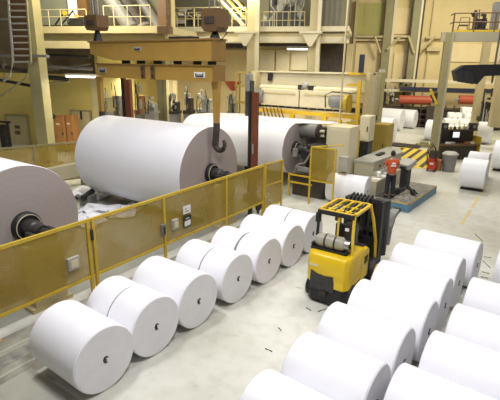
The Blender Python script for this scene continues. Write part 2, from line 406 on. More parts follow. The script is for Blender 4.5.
# ---------- left mezzanine (px 36..165), front at v=22
VL = 22.0
mb = MB(); bbox_px(36, 26, 165, 33, VL, 4.5, mb); struct('trim_23', mb, M['cream'], rz=BA)
mb = MB(); bbox_px(36, 33, 165, 41, VL+.4, .3, mb); struct('trim_24', mb, M['colbeige'], rz=BA)  # darker strip, paints the shadow in the recess between slab and beam
mb = MB(); bbox_px(30, 41, 165, 48.5, VL+.05, .6, mb); struct('trim_25', mb, M['cream'], rz=BA)
VLW = 26.0
a, _ = UZ(-40, 100, VLW); b, _ = UZ(99, 100, VLW); _, z = UZ(60, 74, VLW)
struct('wall_left', MB().box(((a+b)/2, VLW+.15, z/2), (b-a, .3, z)), M['wallyellow'], rz=BA)
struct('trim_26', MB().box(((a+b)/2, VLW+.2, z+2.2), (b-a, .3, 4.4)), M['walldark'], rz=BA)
mb = MB(); upright(91.5, 98, 95, VLW-.25, .3, 0, z, mb); struct('trim_27', mb, M['cream'], rz=BA)
# side wall right of it going back
uu, _ = UZ(99, 100, VLW)
struct('wall_passage', MB().box((uu, (VLW+VC+6)/2, 3), (.2, VC+6-VLW, 6)), M['wallyellow'], rz=BA)
# upper wall left
mb = MB(); bbox_px(-60, -60, 165, 26, VL+4.4, .3, mb); struct('wall_gallery', mb, M['panelgrey'], rz=BA)
def door_left(n, px0, px1, py0, signs):
    a, zt = UZ(px0, py0, VLW-.05); b, _ = UZ(px1, py0, VLW-.05)
    d = struct('door_%d' % n, MB().box(((a+b)/2, VLW-.08, zt/2), (b-a, .1, zt)), M['cream'], rz=BA)
    mb = MB()
    mb.box((a-.05, VLW-.08, zt/2), (.1, .16, zt)).box((b+.05, VLW-.08, zt/2), (.1, .16, zt)).box(((a+b)/2, VLW-.08, zt+.05), (b-a+.2, .16, .1))
    f = mb.done('door_frame', M['colbeige'], d)
    for (x0, y0, x1, y1, mt_) in signs:
        mb = MB(); bbox_px(x0, y0, x1, y1, VLW-.17, .03, mb, bev=.01); mb.done('door_sign', M[mt_], d)
door_left(1, 7, 27, 115.5, ((14.5, 125.5, 19.5, 128.5, 'walldark'), (15, 131, 20, 134.5, 'walldark')))
door_left(2, 72, 90, 111, ((75, 115, 79, 118, 'creamlight'), (80, 111, 81.8, 119.5, 'black')))
# windows and posts at the extreme left
mb = MB(); bbox_px(7.5, 122, 9.5, 150, VLW-3, .1, mb); bbox_px(-3, 121, 9.5, 123, VLW-3, .1, mb); bbox_px(0, 125, 5, 150, VLW-2.4, .3, mb)
a, z = UZ(4, 150, VLW-3)
o = mb.done('equipment_frame', M['dark'], rz=BA); tag(o, 'black steel frame at the left edge beside the door with signs', 'frame')

# big left column
mb = MB(); a, _ = UZ(27.5, 60, 20.5); b, _ = UZ(37.5, 60, 20.5)
xa, _ = UZ(27, 60, 20.5); xb, _ = UZ(38.5, 60, 20.5)
mb.box(((xa+xb)/2, 20.8, 7), (xb-xa, .6, 14)); mb.box(((xa+xb)/2, 20.45, 5.9), (xb-xa+.1, .12, .2)); mb.box(((xa+xb)/2, 20.8, .02), (1.1, 1.1, .2))
struct('trim_28', mb, M['colbeige'], rz=BA)
mb = MB(); bbox_px(-6, 54.5, 46, 57, 20.0, .25, mb); bbox_px(-5, 18, 17, 20, 20.4, .2, mb); struct('trim_29', mb, M['grey'], rz=BA)
mb = MB(); bbox_px(157, -10, 166, 26, 23.5, .5, mb); bbox_px(157, 26, 168, 33, 21.2, .6, mb); struct('trim_30', mb, M['brown'], rz=BA)
mb = MB(); upright(157, 162, 95, 28.5, .5, 0, 6.2, mb); struct('trim_31', mb, M['greencol'], rz=BA); mb = MB(); upright(163, 166.5, 95, 28.6, .5, 0, 6.2, mb); struct('trim_31', mb, M['greencol'], rz=BA)
# pipes and beams under left deck
rnd = random.Random(5)
for k, (x0, y0, x1, y1, rr) in enumerate(((42, 55, 90, 57, .1), (42, 66, 92, 69, .09), (42, 77, 68, 79, .13), (40, 84, 70, 81, .05), (0, 66, 30, 72, .12), (0, 80, 32, 86, .1), (46, 70, 90, 64, .05), (43, 58, 58, 70, .05))):
    p0 = UZ(x0, y0, 22.9+.28*k); p1 = UZ(x1, y1, 22.9+.28*k); vv = 22.9+.28*k
    q = thing('service_pipe', ['dark pipe running under the left deck', 'grey pipe below the deck beam near the lamp', 'thick dark pipe over the yellow wall', 'thin conduit above the tan cabinets', 'dark duct left of the beige column', 'lower dark duct left of the beige column', 'thin sloping conduit under the left deck', 'short diagonal brace pipe beside the beige column'][k], 'pipe', W(p0[0], vv, p0[1]), BA)
    MB().cyl((0, 0, 0), (p1[0]-p0[0], 0, p1[1]-p0[1]), rr, n=10).done('pipe', M[('dark', 'grey', 'dark', 'colbeige', 'darkbrown', 'dark', 'grey', 'colbeige')[k]], q)
    MB().cyl((.3, 0, 0), (.42, 0, (p1[1]-p0[1])*.05), rr*1.4, n=10).cyl((.35, 0, 0), (.35, 0, .5), .02, n=6).done('hanger', M['grey'], q)
# gallery items
railing((38, 48, 60, 86), 10, 17, 26, VL+.25, 'thin cream railing of the left gallery by the beige column', r=.03)
railing((103, 113, 127, 140, 150), 6, 17, 26, VL+.25, 'cream railing of the left gallery above the ochre crane beams', r=.03)
mb = MB(); bbox_px(40, -20, 66, 25, VL+1.4, .1, mb); o = mb.done('glass_screen', M['glass'], rz=BA); tag(o, 'large dull grey green glass screen on the left gallery', 'screen')
mb = MB(); bbox_px(67.5, -20, 76, 24, VL+1.2, .3, mb); o = mb.done('white_cabinet', M['white'], rz=BA); tag(o, 'tall white cabinet standing on the left gallery', 'cabinet')
mb = MB(); bbox_px(77, -20, 86, 24, VL+1.2, .3, mb); o = mb.done('brown_cabinet', M['brown'], rz=BA); tag(o, 'brown cabinet on the left gallery beside the white one', 'cabinet')
a, z = UZ(70, 25.5, VL+.6); q = thing('valve_cart', 'low black lattice of valves and hoses standing on the left gallery', 'machine', W(a, VL+.6, z), BA)
MB().tube([(-.9, 0, .05), (-.3, 0, .65), (-.1, 0, .1), (.9, 0, .12)], .05, 6).tube([(-.6, .1, .05), (.2, .1, .75), (.35, .1, .35), (.9, .1, .4)], .04, 6).done('hose', M['black'], q)
MB().box((.45, .1, .2), (.9, .3, .35), bev=.04).done('manifold', M['dark'], q)
MB().cyl((-.25, -.05, .62), (-.25, .05, .62), .12, n=12).done('handwheel', M['yellow'], q); MB().cyl((.5, -.1, .45), (.5, .0, .45), .1, n=12).done('handwheel', M['yellow'], q)

# caged ladder at upper left
VK = 18.5
pts_l = [(8, -6), (9.5, 20), (12, 45), (13, 62), (10, 76)]
q = thing('caged_ladder', 'long brown backed ladder with pale rungs beside the beige column', 'ladder', W(*[UZ(12, 60, VK)[0], VK], UZ(12, 60, VK)[1]), BA)
ou, oz = UZ(12, 60, VK)
def LL(px, py, dv=0):
    u_, z_ = UZ(px, py, VK+dv); return (u_-ou, dv, z_-oz)
MB().tube([LL(*p) for p in pts_l]+[LL(4, 81)], .055, 8).done('stile', M['lightgrey'], q)
MB().tube([LL(26, -6), LL(28, 20), LL(30, 45), LL(31, 62), LL(26, 78), LL(10, 90), LL(-6, 101)], .055, 8).done('stile', M['colbeige'], q)
mb = MB(); vs = []
for p, r_ in zip([(8, -6), (9.5, 20), (12, 45), (13, 60)], [(26, -6), (28, 20), (30, 45), (31, 60)]): vs.append((LL(*p, .35), LL(*r_, .35)))
for (a0, b0), (a1, b1) in zip(vs, vs[1:]):
    A = [mb.bm.verts.new(c) for c in (a0, b0, b1, a1)]; Bq = [mb.bm.verts.new((c[0], c[1]+.06, c[2])) for c in (a0, b0, b1, a1)]
    mb.bm.faces.new(A); mb.bm.faces.new(Bq)
    for k in range(4): mb.bm.faces.new((A[k], A[(k+1) % 4], Bq[(k+1) % 4], Bq[k]))
mb.done('back_plate', M['brown'], q)
for i in range(11):
    f = i/10; y = -2+f*64
    MB().cyl(LL(8.3+f*4.6, y), LL(26.4+f*4.4, y), .035, n=8).done('rung', M['lightgrey'], q)

# tan cabinets and valves by left wall
def cabinet(px0, px1, py0, py1, v, label, mt='boxes'):
    a, zt = UZ(px0, py0, v); b, _ = UZ(px1, py0, v); _, zb = UZ(px0, py1, v); w_ = b-a
    q = thing('electrical_cabinet', label, 'cabinet', W((a+b)/2, v, 0), BA)
    MB().box((0, .3, (zt+.25)/2+.12), (w_, .6, zt-.25), bev=.02).done('body', M[mt], q)
    d = MB().box((0, -.02, (zt+.25)/2+.12), (w_*.9, .04, zt-.4), bev=.01).done('door', M[mt], q)
    MB().box((w_*.32, -.06, zt*.55), (.05, .05, .2)).done('handle', M['dark'], d)
    MB().box((-w_*.1, -.045, zt*.82), (w_*.35, .02, .1)).done('nameplate', M['creamlight'], q)
    MB().box((0, .3, .12), (w_*.95, .5, .25)).done('plinth', M['dark'], q)
cabinet(53.5, 63.5, 117.5, 141, 24.2, 'tan brown electrical cabinet against the left wall, left of the pair')
cabinet(65.2, 72.3, 117, 140, 24.3, 'tan brown electrical cabinet against the left wall, right of the pair')
a, _ = UZ(49.8, 120, 24); q = thing('valve_stand', 'black valve stand beside the tan cabinets', 'machine', W(a, 24, 0), BA)
MB().cyl((0, 0, 0), (0, 0, 2.0), .08, n=10).box((0, 0, .04), (.5, .5, .08)).done('stand', M['dark'], q)
MB().sph((0, 0, 2.1), .22).box((-.1, 0, .7), (.4, .4, .5), bev=.04).sph((.25, 0, 2.25), .15).done('valve', M['black'], q)

# far side fence beyond the reels
a = P(0, 153, y=None, x=-18.5)
def fence_run(xf, ys, zt, zb, label, x2=None, group=None, mt='mesh', pr=.035, pm='fence'):
    x2 = xf if x2 is None else x2; L = ys[-1]-ys[0]
    ang = math.atan2(-(x2-xf), L); q = thing('safety_fence', label, 'fence', (xf, ys[0], 0), ang)
    LL_ = math.hypot(x2-xf, L); k = LL_/L; pos = [(y-ys[0])*k for y in ys]
    for i, p in enumerate(pos): MB().box((0, p, zt/2), (pr*2, pr*2, zt)).box((0, p, .01), (.16, .16, .02)).done('post', M[pm], q)
    MB().box((0, LL_/2, zt-.02), (.06, LL_, .075)).done('top_rail', M[pm], q)
    MB().box((0, LL_/2, zb), (.05, LL_, .06)).done('bottom_rail', M[pm], q)
    for p0, p1 in zip(pos, pos[1:]):
        pan = MB().box((0, (p0+p1)/2, (zt+zb)/2), (.012, p1-p0-.06, zt-zb-.08)).done('mesh_panel', M[mt], q)
        pan.rotation_euler = (0, 0, 0)
    return q
pa = P(-8, 153.5, x=-19); pb = P(76, 139, x=-17.6)
fence_run(-19.0, [pa.y, (pa.y+pb.y)/2, pb.y+1.2], (pa.z+pb.z)/2, (pa.z+pb.z)/2-1.7, 'dull olive mesh fence beyond the two nearest giant reels', x2=-17.6, pm='greencol')
mb = MB(); p0 = P(30, 176, x=-17.2); p1 = P(76, 162, x=-17.2); mb.box((0, 0, 0), (.3, p1.y-p0.y+2.4, .55))
o = mb.done('cable_trough', M['beige'], loc=(-17.2, (p0.y+p1.y)/2, p0.z-.1)); tag(o, 'grey green trough below the far mesh fence', 'trough')
mb = MB()
for dy in (-1.2, 1.4): struct('trim_32', MB().box((-17.2, (p0.y+p1.y)/2+dy, (p0.z-.38)/2), (.2, .2, p0.z-.38)), M['grey'])

# ---------- background equipment seen under the ochre beams (px 99..250, y 78..115)
items = [(99, 106, 86, 112, 25.5, 'colbeige', 'pale pump unit behind the left hook arm'), (108, 117, 80, 114, 27.5, 'grey', 'grey drum shaped unit beyond the nearest full reel'),
         (132, 140, 80, 114, 28, 'boxes', 'red brown rack between the rust post and the green columns'), (143, 153, 95, 114, 27, 'grey', 'low grey machine left of the green columns'),
         (168, 176, 92, 114, 27, 'dark', 'black valve cluster right of the green columns'), (182, 190, 84, 114, 27.5, 'darkbrown', 'dark brown pipe rack left of the hook'),
         (196, 210, 88, 112, 29, 'lightgrey', 'pale pipe loop machine behind the hook'), (226, 236, 93, 116, 28, 'grey', 'grey box unit right of the hook arm')]
for i, (x0, x1, y0, y1, v, c_, lb) in enumerate(items):
    clutter('process_unit', lb, 'machine', x0, x1, y0, y1, v, 20+i, (c_, 'lightgrey', 'darkbrown'), 8)
    a, z0_ = UZ(x0, y1, v); b, _ = UZ(x1, y1, v)
    if z0_ > .1:
        k = kids(COL.objects[-1].parent) if COL.objects[-1].parent else []
        r_ = [o for o in COL.objects if o.get('label') == lb][0]
        MB().box((0, .4, -z0_/2), (abs(b-a)*.9, .7, z0_)).done('base', M['grey'], r_)
a, z = UZ(229, 82, 30.2); b, _ = UZ(237, 82, 30.2); q = thing('red_funnel', 'red funnel on the back wall right of the crane hook arm', 'funnel', W((a+b)/2, 30.2, 0), BA)
MB().cyl((0, 0, z-.55), (0, 0, z+.05), .18, .62, n=16).done('bowl', M['red'], q); MB().cyl((0, 0, 0), (0, 0, z-.5), .09, n=8).done('stem', M['cream'], q)
# yellow access frame px 233..250
a, _ = UZ(241, 90, 27); q = thing('access_platform', 'yellow steel access frame left of the winder behind the second rust post', 'platform', W(a, 27, 0), BA)
for sx in (-.3, .3):
    for sy in (0, .8): MB().box((sx, sy, 2.55), (.08, .08, 5.1)).done('post', M['mustard'], q)
for z_ in (3.3, 4.3, 5.1): MB().box((0, .4, z_-.05), (.75, .95, .07)).done('shelf', M['mustard'], q)

# ================================================================== CRANE
YC0, YC1 = 11.5, 12.2
xr = P(212, 50, y=YC0).x
def cz(px, py): return P(px, py, y=YC0).z
def cx(px): return P(px, 50, y=YC0).x
q = thing('lifting_beam', 'long ochre crane lifting beam pair over the giant reels with two hook arms', 'crane', (cx(150), 11.85, 4.8))
ox, oz_ = cx(150), 4.8
zt, zb = cz(150, 41), cz(200, 61)
MB().prism([(cx(89.5)-ox, zt-oz_), (xr-ox, zt-oz_), (xr-ox, zb-oz_), (cx(150)-ox, zb-oz_), (cx(112)-ox, zb-oz_), (cx(89.5)-ox, cz(90, 54)-oz_)], -.33, .33, 'y').done('upper_beam', M['orange'], q)
MB().box(((cx(89.5)+xr)/2-ox, 0, zt-oz_+.02), (xr-cx(89.5)+.1, .78, .05)).box((xr-ox+.0, 0, (zt+zb)/2-oz_), (.05, .68, zt-zb-.02)).done('flange', M['orangedark'], q)
z2t, z2b = cz(150, 65), cz(200, 81.5)
MB().prism([(cx(94.5)-ox, z2t-oz_), (xr-ox-.02, z2t-oz_), (xr-ox-.02, z2b-oz_), (cx(100)-ox, z2b-oz_), (cx(94.5)-ox, z2b+.1-oz_)], -.3, .3, 'y').done('lower_beam', M['orange'], q)
MB().box(((cx(94.5)+xr)/2-ox, 0, z2t-oz_+.015), (xr-cx(94.5), .7, .04)).box((xr-ox, 0, (z2t+z2b)/2-oz_), (.05, .6, z2t-z2b)).done('flange', M['orangedark'], q)
mb = MB()
for px in (118, 133, 150, 170, 190, 205): mb.box((cx(px)-ox, 0, (zb+z2t)/2-oz_), (.12, .3, zb-z2t+.04))
mb.done('spacer', M['dark'], q)
mb = MB(); mb.box((cx(175)-ox, .1, zt+.09-oz_), (cx(180)-cx(158), .4, .1)); mb.done('cable_tray', M['dark'], q)
for px0, px1 in ((139, 143), (149, 153)):
    pl = MB().box(((cx(px0)+cx(px1))/2-ox, -.315, (z2t+z2b)/2-oz_), (cx(px1)-cx(px0), .03, z2t-z2b-.06)).done('splice_plate', M['brown'], q)
    mb = MB()
    for dz in (-.12, .12): mb.cyl(((cx(px0)+cx(px1))/2-ox, -.35, (z2t+z2b)/2+dz-oz_), ((cx(px0)+cx(px1))/2-ox, -.32, (z2t+z2b)/2+dz-oz_), .05, n=8)
    mb.done('bolt', M['dark'], pl)
def text_mesh(name, s, size, matl, parent, loc, rot, ext=.003):
    cu = bpy.data.curves.new(name, 'FONT'); cu.body = s; cu.size = size; cu.extrude = ext; cu.align_x = 'CENTER'; cu.align_y = 'CENTER'
    tmp = bpy.data.objects.new(name, cu); COL.objects.link(tmp); bpy.context.view_layer.update()
    me = bpy.data.meshes.new_from_object(tmp); bpy.data.objects.remove(tmp)
    me.materials.clear(); me.materials.append(matl)
    o = bpy.data.objects.new(name, me); COL.objects.link(o); o.parent = parent; o.location = loc; o.rotation_euler = rot
    return o
for px0, px1, y0, y1, up_ in ((193, 204, 72, 77.5, 0), (96.5, 104, 67.5, 72.5, 0), (133.5, 141, 47, 50.5, 1)):
    w_ = cx(px1)-cx(px0); yy = -.345 if up_ else -.315
    pl = MB().box(((cx(px0)+cx(px1))/2-ox, yy, (cz(px0, y0)+cz(px0, y1))/2-oz_), (w_, .02, cz(px0, y0)-cz(px0, y1))).done('capacity_plate', M['white'] if px0 == 193 else M['lightgrey'], q)
    h = cz(px0, y0)-cz(px0, y1); mb = MB(); c0 = ((cx(px0)+cx(px1))/2-ox, yy-.014, (cz(px0, y0)+cz(px0, y1))/2-oz_)
    mb.box((c0[0], c0[1], c0[2]-h*.28), (w_*.7, .008, h*.22)); mb.box((c0[0]-w_*.32, c0[1], c0[2]), (w_*.09, .008, h*.6)); mb.box((c0[0]+w_*.32, c0[1], c0[2]), (w_*.09, .008, h*.6))
    for k in range(5): mb.box((c0[0]-w_*.2+k*w_*.1, c0[1], c0[2]), (w_*.05, .008, h*.28))
    mb.done('lettering', M['black'], pl)
# hook arms
def hook_arm(px, label_, tip):
    xa = P(px, 100, y=11.85).x-ox; arm = MB()
    arm.prism([(xa-.17, z2b+.02-oz_), (xa+.17, z2b+.02-oz_), (xa+.12, z2b-.25-oz_), (xa+.085, 3.4-oz_), (xa-.085, 3.4-oz_), (xa-.12, z2b-.25-oz_)], -.07, .07, 'y')
    arm.done('hook_arm', M['orange'], q)
    pts = []
    for k in range(15):
        t_ = k/14*PI*1.22+PI*.0
        pts.append((xa-.06+ .2-.2*math.cos(t_), 0, 2.86-oz_-.22*math.sin(t_)))
    hk = MB().tube([(xa, 0, 3.55-oz_), (xa, 0, 3.4-oz_)]+[(xa-.03, 0, 3.1-oz_)]+pts, [.12, .12, .115]+[.12-.0045*k for k in range(15)], 10)
    hk.done('hook', M['darkbrown'], q, smooth=True)
hook_arm(216.5, '', 1); hook_arm(101, '', 0)
# suspension blocks
for (px0, px1, y0, y1, cabl) in ((207, 223, 10, 32, 0), (90.5, 102.5, 16, 31, 1)):
    xa, xb = P(px0, 20, y=11.85).x-ox, P(px1, 20, y=11.85).x-ox; zt_, zb_ = P(px0, y0, y=11.85).z-oz_, P(px0, y1, y=11.85).z-oz_; xm = (xa+xb)/2
    MB().prism([(xa, zt_), (xb, zt_), (xb, zb_+.12), (xb-.1, zb_), (xa+.1, zb_), (xa, zb_+.12)], -.28, .28, 'y').done('hoist_block', M['brown'], q)
    MB().box((xm, -.3, (zt_+zb_)/2), ((xb-xa)*.55, .04, (zt_-zb_)*.3)).done('block_plate', M['darkbrown'], q)
    MB().cyl((xm, 0, zt-oz_), (xm, 0, zb_+.05), .2, .07, n=10).done('swivel', M['black'], q)
    for k in range(5 if cabl else 3):
        xx = xa+(xb-xa)*(k+.5)/(5 if cabl else 3)
        MB().cyl((xx, 0, zt_-.05), (xx, 0, zt_+2.6), .022, n=6).done('wire_rope', M['lightgrey' if k % 2 else 'grey'], q)
pts = [(P(223, 30, y=11.85).x-ox-.05, 0, P(223, 28, y=11.85).z-oz_), (P(227, 33, y=11.85).x-ox, 0, P(227, 33, y=11.85).z-oz_), (P(221, 41, y=11.85).x-ox, 0, zt-oz_)]
MB().tube(pts, .025, 6).done('cable', M['black'], q)

# rust red posts beside the reels
def rust_post(px0, px1, py_t, py_b, y, label):
    xa, xb = P(px0, py_t, y=y).x, P(px1, py_t, y=y).x; zt_ = P(px0, py_t, y=y).z; xm = (xa+xb)/2; w_ = xb-xa
    q = thing('steel_post', label, 'post', (xm, y, 0))
    MB().box((w_*.14, 0, zt_/2), (w_*.56, .16, zt_)).done('face', M['rust'], q)
    MB().box((-w_*.36, .02, zt_/2+.02), (w_*.24, .2, zt_+.04)).done('edge_channel', M['black'], q)
    MB().box((0, 0, .03), (w_*1.6, .6, .06)).done('base_plate', M['dark'], q)
    MB().box((w_*.1, -.095, zt_*.5), (.05, .04, .4)).done('stop', M['lightgrey'], q)
rust_post(249.5, 259, 92, 168, 14.9, 'tall rust red post with black edge between the second and third giant reels')
rust_post(121.5, 131, 79, 114, 14.6, 'rust red post with black edge behind the second giant reel')
q = thing('hoist_motor', 'grey drum motor at the left end of the white winder', 'motor', (P(250, 85, y=19.6).x, 19.6, 0))
MB().box((0, 0, 2.35), (.35, .3, 4.7)).done('mounting_post', M['dark'], q)
MB().box((-.05, 0, 4.6), (.3, .35, .9), bev=.05).done('housing', M['grey'], q)

# ================================================================== GIANT REELS
XE = -9.6
def giant_reel(y, z, R, xl, label, ship=True):
    q = thing('paper_reel', label, 'paper reel', (XE, y, z), 0)
    n = 128; e = .03
    MB().lathe([(R-e, xl-XE), (R, xl-XE+e), (R, -e), (R-e*.6, 0)], n).done('paper', M['paper'], q, smooth=True, ang=30)
    MB().lathe([(R-.012, -.005), (R-.012, .008), (.3, .008), (.3, -.005)], n).done('reel_face', M['reel_end'], q)
    c = MB().lathe([(.34, .0), (.34, .12), (.30, .16), (.2, .16), (.2, .0)], 40).done('chuck', M['black'], q, smooth=True)
    MB().lathe([(.30, .15), (.30, .175), (.285, .175), (.285, .15)], 40).done('chuck_ring', M['creamlight'], c, smooth=True)
    MB().lathe([(.2, .1), (.2, .45), (.16, .5), (.16, .72), (.11, .72), (.11, .98), (.08, 1.0)], 32).done('spindle', M['dark'], q, smooth=True)
    MB().lathe([(.13, .05), (.13, -.3), (.08, -.35)], 24, c=(xl-XE-.05, 0, 0)).done('spindle', M['darkbrown'], q, smooth=True)
    return q
giant_reel(5.10, 1.8, 1.40, -15.6, 'giant white paper reel cut off by the left edge of the photo')
giant_reel(11.85, 1.8, 1.60, -15.05, 'giant white paper reel under the ochre beams, hook in front of its end')
giant_reel(18.0, 1.8, 1.15, -15.7, 'giant white paper reel feeding the winder behind the rust red post')
# unwind stands carrying the spindles
def stand(x, y, z, label):
    q = thing('reel_stand', label, 'stand', (x, y, 0))
    MB().box((0, 0, (z-.14)/2), (.3, .8, z-.14), bev=.03).done('pedestal', M['cream'], q)
    MB().box((0, 0, .05), (.34, 1.0, .1)).done('base', M['cream'], q)
    for dy in (-.24, .24): MB().box((0, dy, z-.02), (.28, .1, .35)).done('cradle', M['dark'], q)
for (y, lb) in ((5.1, 'cream stand carrying the spindle of the nearest giant reel behind the fence'), (11.85, 'cream stand carrying the spindle of the middle giant reel behind the fence')):
    stand(-8.98, y, 1.67, lb)
stand(-15.45, 11.85, 1.67, 'cream stand at the far end of the middle giant reel')
# roller and web feeding the winder
q = thing('idler_roller', 'dark grey roller with round end plate beside the third giant reel', 'roller', (P(318, 133, y=18.6).x, 18.6, 0))
x_, z_ = q.location.x, P(316, 131, y=18.6).z
MB().lathe([(.33, -.9), (.33, 0), (.3, .02)], 40, c=(0, 0, z_)).done('roller', M['grey'], q, smooth=True)
MB().lathe([(.33, .0), (.33, .08), (.3, .1)], 40, c=(0, 0, z_)).done('end_plate', M['darkbrown'], q, smooth=True)
MB().cyl((.1, 0, z_), (.3, 0, z_+.02), .07, n=12).cyl((.1, .1, z_-.22), (.25, .1, z_-.2), .06, n=12).done('shaft_end', M['creamlight'], q)
MB().box((-.25, .1, z_/2-.15), (.2, .3, z_-.3)).done('bracket', M['dark'], q)
mb = MB(); zz = [(18.0, 2.965), (19.2, 2.92), (20.4, 2.83), (21.9, 2.72)]
for (ya, za), (yb, zb_) in zip(zz, zz[1:]):
    A = [mb.bm.verts.new(c) for c in ((-15.6, ya, za), (-9.62 if ya < 18.5 else -8.6, ya, za), (-8.4, yb, zb_), (-15.6, yb, zb_))]
    Bq = [mb.bm.verts.new((c.co.x, c.co.y, c.co.z+.006)) for c in A]
    mb.bm.faces.new(A); mb.bm.faces.new(Bq)
    for k in range(4): mb.bm.faces.new((A[k], A[(k+1) % 4], Bq[(k+1) % 4], Bq[k]))
tag(mb.done('paper_web', M['paper']), 'broad sheet of white paper running from the third reel into the winder', 'paper')
# reel brake machine at the third reel
q = thing('unwind_machine', 'dark machine with small yellow rail holding the third giant reel spindle', 'machine', (-8.5, 17.0, 0))
MB().box((.25, .45, .5), (1.5, 1.3, 1.0), bev=.04).done('base', M['darkbrown'], q)
MB().box((.1, .85, 1.6), (.7, .7, 1.1), bev=.05).cyl((-.1, .1, 1.75), (-.1, 1.0, 1.75), .22, n=16).done('gearbox', M['black'], q)
MB().tube([(-.4, -.25, 1.0), (-.2, -.3, 1.4), (.1, -.3, 1.5), (.3, -.2, 1.9)], .05, 6).tube([(-.3, -.3, 1.3), (.3, -.3, 1.25)], .07, 6).box((.1, -.3, 1.2), (.6, .2, .12)).done('linkage', M['grey'], q)
MB().box((0, -.42, .95), (1.1, .06, .06)).box((0, -.42, .62), (1.1, .06, .06)).box((-.55, -.42, .5), (.06, .06, 1.0)).done('guard_rail', M['yellow'], q)
MB().box((-.35, -.34, 1.9), (.2, .12, .35)).done('junction_box', M['grey'], q)

# ================================================================== WINDER
q = thing('paper_winder', 'long cream winder machine with yellow beam beyond the giant reels', 'machine', (-11, 22, 0))
def wz(px, py, y): return P(px, py, y=y).z
def wx(px, py, y): return P(px, py, y=y).x+11
Y2 = 22.5
xa, xb = wx(257, 75, Y2), wx(374, 75, Y2)
zt_ = wz(315, 72, Y2)
MB().box(((xa+xb)/2, .6, zt_-.75), (xb-xa, .2, 1.5), bev=.04).done('back_panel', M['creamlight'], q)
MB().box(((xa+xb)/2, .52, zt_-.03), (xb-xa+.05, .4, .07)).done('top_cap', M['creamlight'], q)
zr = wz(310, 89, 22.0)
for x0, x1 in ((wx(261, 90, 22), wx(303, 90, 22)), (wx(310, 90, 22), wx(366, 90, 22))):
    MB().cyl((x0, 0, zr), (x1, 0, zr), .14, n=20).done('roller', M['creamlight'], q, smooth=True)
xm = wx(306, 84, 22)
MB().sph((xm, -.05, zr+.18), .2).done('drive_head', M['lightgrey'], q, smooth=True); MB().box((xm-.3, 0, zr+.05), (.25, .3, .3), bev=.03).done('clamp', M['dark'], q); MB().box((xm+.35, 0, zr+.05), (.35, .3, .25), bev=.03).done('clamp', M['dark'], q)
zl0, zl1 = wz(300, 107, 21.8), wz(300, 90, 21.8)
for x0, x1 in ((262, 300), (300.8, 352)):
    xx0, xx1 = wx(x0, 97, 21.8), wx(x1, 97, 21.8)
    d = MB().box(((xx0+xx1)/2, -.2, (zl0+zl1)/2), (xx1-xx0-.03, .3, zl1-zl0), bev=.03).done('front_cover', M['creamlight'], q)
    MB().box(((xx0+xx1)/2, -.37, zl1-.2), ((xx1-xx0)*.82, .05, .1), bev=.02).done('handle', M['cream'], d)
MB().box(((xa+xb)/2, .25, zl0-.02), (xb-xa, .5, .22)).done('lower_beam', M['navy'], q)
mb = MB()
for i in range(14): mb.box((xa+.4+i*(xb-xa-.8)/13, -.02, zl0-.02), (.06, .06, .26))
mb.done('nozzle', M['lightgrey'], q)
yb0 = wz(322, 114.5, 21.4)
MB().box(((xa+xb)/2-.05, -.6, yb0), (xb-xa-.1, .16, .2)).done('front_beam', M['yellow'], q)
for px in (292, 324.5): MB().box((wx(px, 120, 21.4), -.6, yb0-.28), (.26, .14, .4)).done('beam_bracket', M['yellow'], q)
MB().cyl((wx(256, 95, 21.8), -.2, (zl0+zl1)/2), (wx(265, 95, 21.8), -.2, (zl0+zl1)/2), .38, n=24).done('drum_motor', M['grey'], q, smooth=True)
MB().box((wx(269, 77, 22.3), .42, wz(269, 77, 22.3)), (.28, .1, .4)).done('switch_box', M['black'], q)
# right end drive
xm = wx(340, 102, 21.2); zm = wz(340, 102, 21.2)
MB().cyl((xm-.4, -.85, zm), (xm+.3, -.85, zm), .33, n=20).sph((xm-.42, -.85, zm), .3, (.5, 1, 1)).done('drive_motor', M['grey'], q, smooth=True)
MB().cyl((xm+.32, -.85, zm-.05), (xm+.5, -.85, zm-.05), .45, n=24).done('belt_guard', M['fence'], q, smooth=True)
MB().tube([(xm-.7, -.95, zm-.3), (xm-.75, -.95, zm+.3), (xm-.4, -.95, zm+.48), (xm+.6, -.95, zm+.45)], .035, 6).done('guard_hoop', M['dark'], q)
# end uprights
for px, w_, mt_ in ((358.5, .16, 'yellow'),): 
    x_ = wx(px, 100, 21.3); MB().box((x_, -.7, 2.4), (w_, .16, 4.8)).done('end_post', M[mt_], q)
MB().box((wx(355, 72, 21.3), -.4, wz(358, 74, 21.3)), (.6, .9, .1)).done('end_cap', M['yellow'], q)
for yy in (85, 119): MB().box((wx(352, yy, 21.3), -.7, wz(352, yy+ (4 if yy > 100 else 0), 21.3)), (.5, .1, .1)).done('end_rail', M['yellow'], q)
for k in range(6):
    x0 = wx(262+k*3.6, 108, 21.3); MB().tube([(x0, -.6, yb0+.15), (x0+.55, -1.2, yb0-.32)], .035, 6).done('guide_bar', M['rust' if k > 4 else 'brown'], q)
for x_ in (xa+.15, xb-.1): MB().box((x_, .3, zt_/2), (.25, .8, zt_)).done('side_frame', M['cream'], q)
MB().box(((xa+xb)/2, .5, 1.2), (xb-xa-.6, .6, 2.2)).done('lower_body', M['grey'], q)
# thin vertical pipe in front of the winder
p = P(344, 60, y=20.6); q = thing('standpipe', 'thin yellow vertical pipe rising past the right end of the winder', 'pipe', (p.x, 20.6, 0))
MB().cyl((0, 0, 0), (0, 0, 8.6), .05, n=8).done('pipe', M['cream'], q); MB().box((.02, 0, 2.8), (.16, .16, .3)).done('bracket', M['yellow'], q); MB().box((0, 0, .02), (.3, .3, .04)).done('foot_plate', M['yellow'], q)
